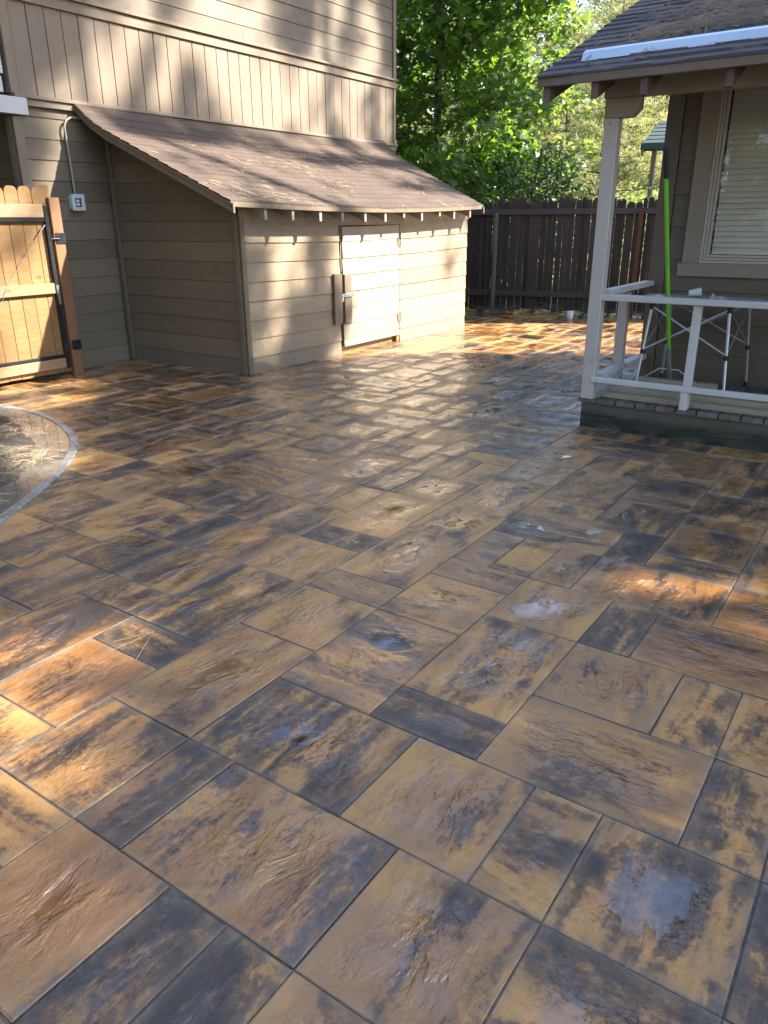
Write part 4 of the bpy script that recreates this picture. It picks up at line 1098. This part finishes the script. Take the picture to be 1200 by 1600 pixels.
# ------------------------------------------------------------------ trees
def at(px, t, z=0):
    d = ray(px, 345); h = Vector((d.x, d.y, 0)).normalized(); return Vector((h.x * t, h.y * t, z))
LEAF = []
for k in range(11):   # lobed maple leaf outline
    a = -math.pi / 2 + 2 * math.pi * k / 10 if k < 10 else None
pts = [(0, 0), (.18, -.12), (.30, .02), (.52, .05), (.38, .24), (.50, .48), (.24, .46), (.0, 1.0 - .12)]
LEAF = [Vector((0, -.05, 0)), Vector((.30, -.14, .03)), Vector((.24, .06, 0)), Vector((.56, .22, .06)), Vector((.26, .36, 0)), Vector((.22, .58, .02)), Vector((0, .92, -.05)),
        Vector((-.22, .58, .02)), Vector((-.26, .36, 0)), Vector((-.56, .22, .06)), Vector((-.24, .06, 0)), Vector((-.30, -.14, .03))]
OVAL = [Vector((0, 0, 0)), Vector((.16, .25, .03)), Vector((.18, .55, .02)), Vector((0, 1, -.06)), Vector((-.18, .55, .02)), Vector((-.16, .25, .03))]
def leaf(mb, p, size, shape, droop=.5):
    a = random.uniform(0, 6.28); e = random.uniform(-.9, .5) - droop * .5
    f = Vector((math.cos(a) * math.cos(e), math.sin(a) * math.cos(e), math.sin(e)))
    s_ = f.cross(Vector((0, 0, 1))).normalized(); n_ = s_.cross(f)
    r = random.uniform(-.9, .9); s2 = s_ * math.cos(r) + n_ * math.sin(r); n2 = s2.cross(f)
    mb.c = (random.random(), random.random(), random.random(), 1)
    mb.face([p + s2 * (v.x * size) + f * (v.y * size) + n2 * (v.z * size) for v in shape])
def branchy(root, h, nb, spread, z0, zt, seed, r0=.09, lean=(0, 0), up=.55):
    rr = random.Random(seed); mb = MB(); tips = []
    N = 10; tr = []
    for i in range(N + 1):
        t = i / N; tr.append(Vector((root.x + lean[0] * t + .10 * math.sin(t * 5 + seed), root.y + lean[1] * t + .08 * math.sin(t * 4 + 2), root.z + h * t)))
    mb.tube(tr, [r0 * (1 - .85 * i / N) + .01 for i in range(N + 1)], 10)
    def at_(z):
        t = min(1, max(0, (z - root.z) / h)) * N; i = min(N - 1, int(t)); return tr[i].lerp(tr[i + 1], t - i)
    for b in range(nb):
        z = root.z + z0 + (zt - z0) * (b / nb) + rr.uniform(-.1, .1); a = b * 2.4 + rr.uniform(-.5, .5)
        fr = (z - root.z - z0) / max(.1, (zt - z0)); L = spread * (1.0 - .55 * abs(fr - .35) ** 1.0 - .35 * max(0, fr - .6)) * rr.uniform(.75, 1.1)
        p = at_(z); pts = [p]; d_ = Vector((math.cos(a), math.sin(a), up * rr.uniform(.5, 1.2)))
        rb = r0 * (.38 - .2 * fr)
        for k in range(5):
            d_ = d_ + Vector((rr.uniform(-.22, .22), rr.uniform(-.22, .22), rr.uniform(-.18, .08))); d_.normalize()
            p = p + d_ * L / 5; pts.append(p.copy())
            if k >= 1:
                for _ in range(3):
                    q = p + Vector((rr.gauss(0, .32), rr.gauss(0, .32), rr.gauss(-.02, .25))) * (L / 2.2)
                    mb.tube([p, p.lerp(q, .5) + Vector((0, 0, .04)), q], [rb * .3, rb * .2, rb * .1], 4, False)
                    tips.append(q); tips.append(p.lerp(q, .55))
            tips.append(p.copy())
        mb.tube(pts, [rb * (1 - .8 * k / 5) for k in range(6)], 6, False)
    return mb, tips
def broadleaf(name, label, cat, root, h, nb, spread, z0, zt, seed, mat, nleaf, size, shape, r0=.09, lean=(0, 0), sig=.24, group=None):
    t = thing(name, label, cat, tuple(root), group)
    mb, tips = branchy(root, h, nb, spread, z0, zt, seed, r0, lean)
    mb.build('trunk', M_BARK, t)
    rr = random.Random(seed + 5); mb = MB(); c = 0
    # leaf clusters on twigs; clumpy
    wt = [max(0.08, 1 + 1.6 * noise.noise(q * 1.1 + Vector((seed, 0, 0)))) for q in tips]
    ch = rr.choices(tips, wt, k=nleaf // 3)
    for q in ch:
        b = q + Vector((rr.gauss(0, sig), rr.gauss(0, sig), rr.gauss(0, sig * .8)))
        for _ in range(3):
            leaf(mb, b + Vector((rr.gauss(0, .07), rr.gauss(0, .07), rr.gauss(0, .06))), size * rr.uniform(.6, 1.15), shape)
    mb.build('crown', mat, t)
    return t
broadleaf('maple_tree', 'dense deep green maple with thin grey trunk behind the fence beside the tall house', 'tree', at(688, 16.6), 9.5, 46, 2.5, .5, 9.2, 3, M_MAPLE, 21000, .17, LEAF, .10)
broadleaf('maple_tree', 'lighter yellow-green maple with open branches, right of the dark maple', 'tree', at(785, 19.5, .3), 6.4, 30, 1.9, 1.0, 6.1, 11, M_MAPLE2, 5200, .16, LEAF, .07)
broadleaf('leafy_bush', 'broad-leaved grey-green bush just above the fence top left of the porch post', 'bush', at(835, 15.6), 2.75, 22, .95, .9, 2.65, 21, M_BUSH, 3300, .13, OVAL, .04, (0, 0), .16)
broadleaf('leafy_bush', 'low dark green bush behind the fence beside the shed roof tip', 'bush', at(745, 15.2), 2.3, 18, .9, .7, 2.2, 27, M_MAPLE, 2500, .12, OVAL, .035, (0, 0), .15)
broadleaf('leafy_bush', 'small pale bush seen through the porch between post and wall', 'bush', at(990, 19.0, .3), 1.5, 16, .9, .3, 1.4, 33, M_MAPLE2, 2200, .12, OVAL, .035, (0, 0), .2)

def tuft(mb, p, d, L, w, nblade, rr):
    for _ in range(nblade):
        v = (d + Vector((rr.gauss(0, .55), rr.gauss(0, .55), rr.gauss(.1, .45)))).normalized()
        s_ = v.cross(Vector((rr.random(), rr.random(), rr.random()))).normalized() * w
        mb.face([p - s_, p + s_, p + v * L + s_ * .35, p + v * L - s_ * .35])
def pine_meshes(seed, h, spread, z0, nb, ntuft, L, w):
    rr = random.Random(seed); mt = MB(); mc = MB()
    tr = [Vector((.12 * math.sin(i * .9 + seed), .1 * math.cos(i * .7 + seed), h * i / 10)) for i in range(11)]
    mt.tube(tr, [.22 * (1 - .9 * i / 10) * h / 12 + .015 for i in range(11)], 8)
    for b in range(nb):
        f = b / nb; z = z0 + (h - z0) * f; a = b * 2.4 + rr.uniform(-.4, .4)
        Lb = spread * (1 - f) ** .7 * rr.uniform(.6, 1.15) + .35
        i = min(9, int(z / h * 10)); p = tr[i].lerp(tr[i + 1], z / h * 10 - i); pts = [p.copy()]
        d_ = Vector((math.cos(a), math.sin(a), rr.uniform(-.15, .35)))
        for k in range(4):
            d_ = (d_ + Vector((rr.gauss(0, .13), rr.gauss(0, .13), .08))).normalized(); p = p + d_ * Lb / 4; pts.append(p.copy())
        mt.tube(pts, [.05 * (1 - f) + .012, .03, .02, .012, .006], 5, False)
        nt = max(2, int(ntuft / nb * (1.5 - f)))
        for _ in range(nt):
            t = rr.uniform(.25, 1) * 4; k = min(3, int(t)); q = pts[k].lerp(pts[k + 1], t - k) + Vector((rr.gauss(0, .22), rr.gauss(0, .22), rr.gauss(0, .13)))
            mc.c = (rr.random(), rr.random(), rr.random(), 1)
            tuft(mc, q, (d_ + Vector((0, 0, .3))), L, w, 7, rr)
    return mt, mc
protos = []
for k, (h, s_, z0, nb, nt) in enumerate(((13, 2.6, 1.5, 60, 2600), (10, 2.3, .8, 50, 2200), (15, 2.4, 3.0, 60, 2400))):
    mt, mc = pine_meshes(40 + k, h, s_, z0, nb, nt, .26, .016)
    protos.append((mt, mc))
spots = [(640, 30, 0, 'straight pine far behind the maple trunk near the house corner'), (705, 36, 1, 'distant pine glimpsed through the maple leaves'), (765, 27, 1, 'bushy pine showing through the right side of the maple'),
         (835, 33, 0, 'sunlit yellow-green pine rising between maple and porch roof'), (880, 27, 1, 'bright bushy pine directly above the bush, left of the porch eave'), (925, 38, 0, 'tall sunlit pine behind the porch roof corner'),
         (958, 29, 1, 'sunlit pine seen just left of the porch post'), (1003, 44, 2, 'tall thin pine with bare trunk against the sky at the roof edge'), (1015, 31, 1, 'pale sunlit pine framed between porch post and cottage wall'),
         (900, 46, 0, 'hazy far pine on the slope above the bush'), (800, 46, 0, 'far pine high on the slope behind the lighter maple'), (1075, 36, 0, 'pine mostly hidden behind the cottage corner'), (660, 45, 0, 'far pine beside the tall house eave'), (860, 40, 1, 'mid-distance pine between the bush and the eave'), (980, 52, 0, 'farthest pine on the slope under the sky gap'), (940, 24.5, 1, 'nearest sunlit pine crown behind the porch post bracket'), (740, 52, 0, 'far pine high behind the middle of the maple'), (600, 38, 0, 'far pine hidden behind the house corner edge')]
made = {}
for (px, t, k, lab) in spots:
    p = at(px, t); p.z = hill(p.x, p.y) - .1
    root = thing('pine_tree', lab, 'tree', tuple(p), 'sunlit pines on the slope behind the fence')
    if k not in made:
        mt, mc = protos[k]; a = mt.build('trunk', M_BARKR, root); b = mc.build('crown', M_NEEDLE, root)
        a.matrix_parent_inverse = Matrix(); b.matrix_parent_inverse = Matrix(); made[k] = (a, b)
    else:
        for s_ in made[k]:
            c = s_.copy(); COL.objects.link(c); c.parent = root; c.matrix_parent_inverse = Matrix()
    root.rotation_euler = (0, 0, random.uniform(0, 6.28)); el_ = math.radians(random.uniform(11.5, 14.5) if px > 800 else random.uniform(16, 20)); top_ = H + t * math.tan(el_) - p.z
    sc_ = top_ / (13, 10, 15)[k]; root.scale = (max(sc_, .8), max(sc_, .8), sc_)
for (x, y, k, lab) in ((-13, -7, 0, 'unseen pine behind the camera beyond the garden bed'), (-8.5, -9, 1, 'unseen bushy pine behind the camera to the left'), (-4.5, -8, 0, 'unseen tall pine directly behind the camera'), (-.5, -10, 1, 'unseen bushy pine behind the camera to the right'), (3, -7.5, 0, 'unseen pine behind the camera facing the porch'), (7, -9, 1, 'unseen bushy pine far right behind the camera'), (6.5, -3.5, 2, 'unseen thin pine right of the camera'), (-6.5, -14, 1, 'unseen farther bushy pine behind the camera, left'), (-2.5, -14.5, 1, 'unseen farther bushy pine behind the camera, middle'), (1.5, -14, 1, 'unseen farther bushy pine behind the camera, right'), (5, -13, 1, 'unseen farther bushy pine behind the porch side')):  # unseen pines added to block sky light on the side wall and window
    root = thing('pine_tree', lab, 'tree', (x, y, 0), 'unseen pines added around the yard to block sky')
    for s_ in made[k]:
        c = s_.copy(); c.data = s_.data; COL.objects.link(c); c.parent = root; c.matrix_parent_inverse = Matrix()
    root.rotation_euler = (0, 0, random.uniform(0, 6.28)); root.scale = (1.25, 1.25, 1.0)
# undergrowth band on the slope
mb = MB(); rr = random.Random(77)
for _ in range(9000):
    px = rr.uniform(560, 1150); t = rr.uniform(17, 42); p = at(px, t); z = hill(p.x, p.y)
    if noise.noise(Vector((p.x * .5, p.y * .5, 2))) < -.1: continue
    mb.c = (rr.random(), rr.random(), rr.random(), 1)
    tuft(mb, Vector((p.x, p.y, z + rr.uniform(0, .5))), Vector((0, 0, 1)), .3, .03, 4, rr)
struct(mb.build('undergrowth', M_NEEDLE), 'stuff', 'sunlit brush covering the slope beyond the fence', 'undergrowth')

# neighbour's small green-roofed structure
nb_ = at(1030, 22); gz = thing('garden_shelter', 'green shingle roof shelter on a thin post beyond the fence', 'shelter', tuple(nb_))
e = at(990, 22); dirr = (at(1060, 22) - e).normalized(); bk = Vector((-dirr.y, dirr.x, 0))
E0 = Vector((e.x, e.y, 3.22)); L = 3.4
def Q(s, t, z): return Vector((e.x, e.y, 0)) + dirr * s + bk * t + Vector((0, 0, z))
mb = MB()
for k in range(6):
    a, b = k / 6, (k + 1) / 6
    for j in range(8):
        u0, u1 = j / 8, (j + 1) / 8
        mb.c = (random.random(),) * 3 + (1,)
        f = lambda u, t: Q(.0 + t * .38 + u * (L - .76 * t), t * 1.2, 3.30 + .62 * t)
        mb.face([f(u0, a) + Vector((0, 0, .015)), f(u1, a) + Vector((0, 0, .015)), f(u1, b), f(u0, b)])
mb.face([Q(0, 0, 3.3), Q(.38, 1.2, 3.92), Q(0, 2.4, 3.3)]); mb.face([Q(L, 0, 3.3), Q(L, 2.4, 3.3), Q(L - .38, 1.2, 3.92)]); mb.face([Q(.38, 1.2, 3.92), Q(L - .38, 1.2, 3.92), Q(L, 2.4, 3.3), Q(0, 2.4, 3.3)])
mb.build('roof', M_SHGG, gz)
mb = MB(); mb.bar(Q(0, 0, 3.24), Q(L, 0, 3.24), .04, .13); mb.bar(Q(0, 0.02, 3.24), Q(0, 2.4, 3.24), .04, .13); mb.build('fascia', m_plain('dark_green_paint', (.008, .05, .035), .5), gz)
for s_ in (.32, 3.0):
    mb = MB(); b0 = Q(s_, .25, 0); mb.box((b0.x - .05, b0.y - .05, hill(b0.x, b0.y) - .1), (b0.x + .05, b0.y + .05, 3.2)); mb.build('post', M_COTT, gz)

# ------------------------------------------------------------------ pines to the right of the yard (outside the picture) whose crowns shade it, gaps cut where sun should land
e1 = Vector((-SUN.y, SUN.x, 0)).normalized(); e2 = SUN.cross(e1) * -1
if e2.z < 0: e2 = -e2
LIT = []
def lit(surf, val, a, b, r, n=14, k=.0):
    fn = {'X': onX, 'Y': onY, 'Z': onZ}[surf]
    for i in range(n):
        t = i / (n - 1); p = fn(a[0] + (b[0] - a[0]) * t, a[1] + (b[1] - a[1]) * t, val); LIT.append((p.dot(e1), p.dot(e2), r, k))
# upper wall streaks
lit('X', XH, (215, 5), (165, 110), .20, k=.055); lit('X', XH, (165, 60), (150, 150), .12, k=.055); lit('X', XH, (345, 0), (340, 80), .17, k=.055); lit('X', XH, (400, 0), (425, 95), .15, k=.055)
lit('X', XH, (520, 15), (505, 95), .22, k=.055); lit('X', XH, (575, 20), (580, 100), .20, k=.055); lit('X', XH, (290, 40), (255, 130), .10, k=.055); lit('X', XH, (380, 100), (430, 185), .28, k=.055)
lit('X', XH, (470, 120), (500, 195), .2, k=.055); lit('X', XH, (545, 130), (560, 200), .22, k=.055); lit('X', XH, (600, 150), (605, 210), .1, k=.055); lit('X', XH, (250, 110), (235, 165), .10, k=.055)
# shed roof
lit('X', -6.9, (190, 225), (420, 235), .18, 24, k=.03); lit('X', -6.5, (220, 255), (430, 262), .2, 20, k=.03); lit('X', -6.4, (440, 255), (640, 265), .22, 20, k=.03); lit('X', -6.0, (300, 285), (620, 292), .14, 24, k=.03); lit('X', -5.7, (420, 305), (730, 302), .18, 24, k=.03); lit('X', -7.3, (480, 215), (610, 240), .10, 12, k=.03); lit('X', -6.6, (600, 250), (680, 280), .15, 10, k=.03)
# shed front: soft left band, bright middle
lit('X', XS, (445, 375), (425, 520), .09, k=.10); lit('X', XS, (470, 360), (480, 420), .10, k=.10); lit('X', XS, (555, 355), (600, 500), .34, 22); lit('X', XS, (590, 380), (570, 530), .26, 18); lit('X', XS, (645, 345), (655, 480), .30, 18, k=.0)
lit('X', XS, (690, 345), (672, 430), .18); lit('X', XS, (690, 480), (640, 520), .24); lit('X', XS, (715, 340), (722, 400), .10)
# far paving
for yy in (508, 518, 530, 542): lit('Z', 0, (640, yy + 2), (1010, yy), .42, 30)
lit('Z', 0, (560, 552), (640, 545), .22)
# gate corner and left wall
lit('X', XG, (10, 440), (60, 480), .15, k=.08); lit('X', XG, (20, 480), (50, 570), .22, 12); lit('X', XG, (5, 330), (50, 420), .12, k=.12); lit('X', XH, (85, 315), (60, 330), .1, 8); lit('X', XH, (110, 210), (85, 260), .05); lit('X', -8.32, (10, 260), (10, 290), .15)
lit('Z', 0, (10, 612), (95, 600), .12); lit('Z', 0, (0, 640), (90, 625), .1); lit('Z', 0, (30, 670), (60, 740), .08)
# near paving
lit('Z', 0, (-30, 1110), (40, 1110), .13, k=.05); lit('Z', 0, (90, 1020), (170, 960), .03, k=.08); lit('Z', 0, (-40, 1230), (30, 1280), .05, k=.08); lit('Z', 0, (-40, 1000), (20, 990), .04, k=.08); lit('Z', 0, (180, 1200), (60, 1300), .01, k=.15)
lit('Z', 0, (1020, 920), (1260, 985), .035, 20, k=.05); lit('Z', 0, (1180, 930), (1260, 950), .06, k=.03)
mtr = [(0.0, 15.5, 17.0), (2.9, 14.2, 16.5), (5.75, 15.0, 18), (8.9, 14.0, 17.5), (12.35, 15.2, 18.5), (14.7, 14.0, 18)]
hs = Vector((SUN.x, SUN.y, 0)).normalized()
labs = ['tall pine nearest the camera in the row right of the yard', 'second pine of the row right of the yard, counted from the camera', 'third pine of the row right of the yard', 'fourth pine of the row, beyond the cottage', 'fifth pine of the row, well beyond the cottage', 'last pine of the row, far beyond the cottage']
rr = random.Random(99)
import bisect
cell = {}
for (a, b, r, kk_) in LIT:
    for i in range(int(math.floor((a - r - .5) * 4)), int(math.floor((a + r + .5) * 4)) + 1):
        for j in range(int(math.floor((b - r - .5) * 4)), int(math.floor((b + r + .5) * 4)) + 1): cell.setdefault((i, j), []).append((a, b, r, kk_))
def blocked(p, m):
    a, b = p.dot(e1), p.dot(e2)
    best = None
    for (x, y, r, kp) in cell.get((int(math.floor(a * 4)), int(math.floor(b * 4))), ()):
        if (a - x) ** 2 + (b - y) ** 2 < (r + m) ** 2: best = kp if best is None else min(best, kp)
    return best is not None and rr.random() >= best
for k, (q, t, h) in enumerate(mtr):
    base = e1 * q + hs * (t * math.cos(EL)) ; base.z = 0
    root = thing('pine_tree', labs[k], 'tree', tuple(base), 'unseen pines in a row right of the yard, crowns thinned for sun spots')
    mt = MB(); tr = [base + Vector((.15 * math.sin(i * .8 + k), .15 * math.cos(i * .6 + k), h * 1.05 * i / 10 - .1)) for i in range(11)]
    mt.tube(tr, [.15 * (1 - .85 * i / 10) + .02 for i in range(11)], 8)
    mc = MB(); zlo, zhi = 5.2, h
    for b in range(70):
        f = b / 70; z = zlo + (zhi - zlo) * f; a = b * 2.4; Lb = 2.5 * (1 - .55 * f) * rr.uniform(.6, 1.1)
        i = min(9, int(z / (h * 1.05) * 10)); p = tr[i].lerp(tr[i + 1], min(1, max(0, z / (h * 1.05) * 10 - i))); d_ = Vector((math.cos(a), math.sin(a), .2)).normalized()
        if not any(blocked(p + d_ * Lb * s_, .0) for s_ in (.3, .5, .7, .9)): mt.tube([p, p + d_ * Lb * .5, p + d_ * Lb], [.035, .02, .006], 5, False)
    for _ in range(6800):
        f = rr.random(); z = zlo - .4 + (zhi - zlo + .6) * f; R = 2.35 * (1 - .45 * f) ; a = rr.uniform(0, 6.283); r_ = R * math.sqrt(rr.random())
        p = base + Vector((math.cos(a) * r_, math.sin(a) * r_, z))
        if blocked(p, .07 + rr.random() ** 2 * .2): continue
        mc.c = (rr.random(), rr.random(), rr.random(), 1)
        for _ in range(5):
            v = Vector((rr.gauss(0, 1), rr.gauss(0, 1), rr.gauss(0, 1))).normalized(); s_ = v.cross(Vector((rr.gauss(0, 1), rr.gauss(0, 1), rr.gauss(0, 1)))).normalized() * .028
            mc.face([p - s_, p + s_, p + v * .26 + s_ * .4, p + v * .26 - s_ * .4])
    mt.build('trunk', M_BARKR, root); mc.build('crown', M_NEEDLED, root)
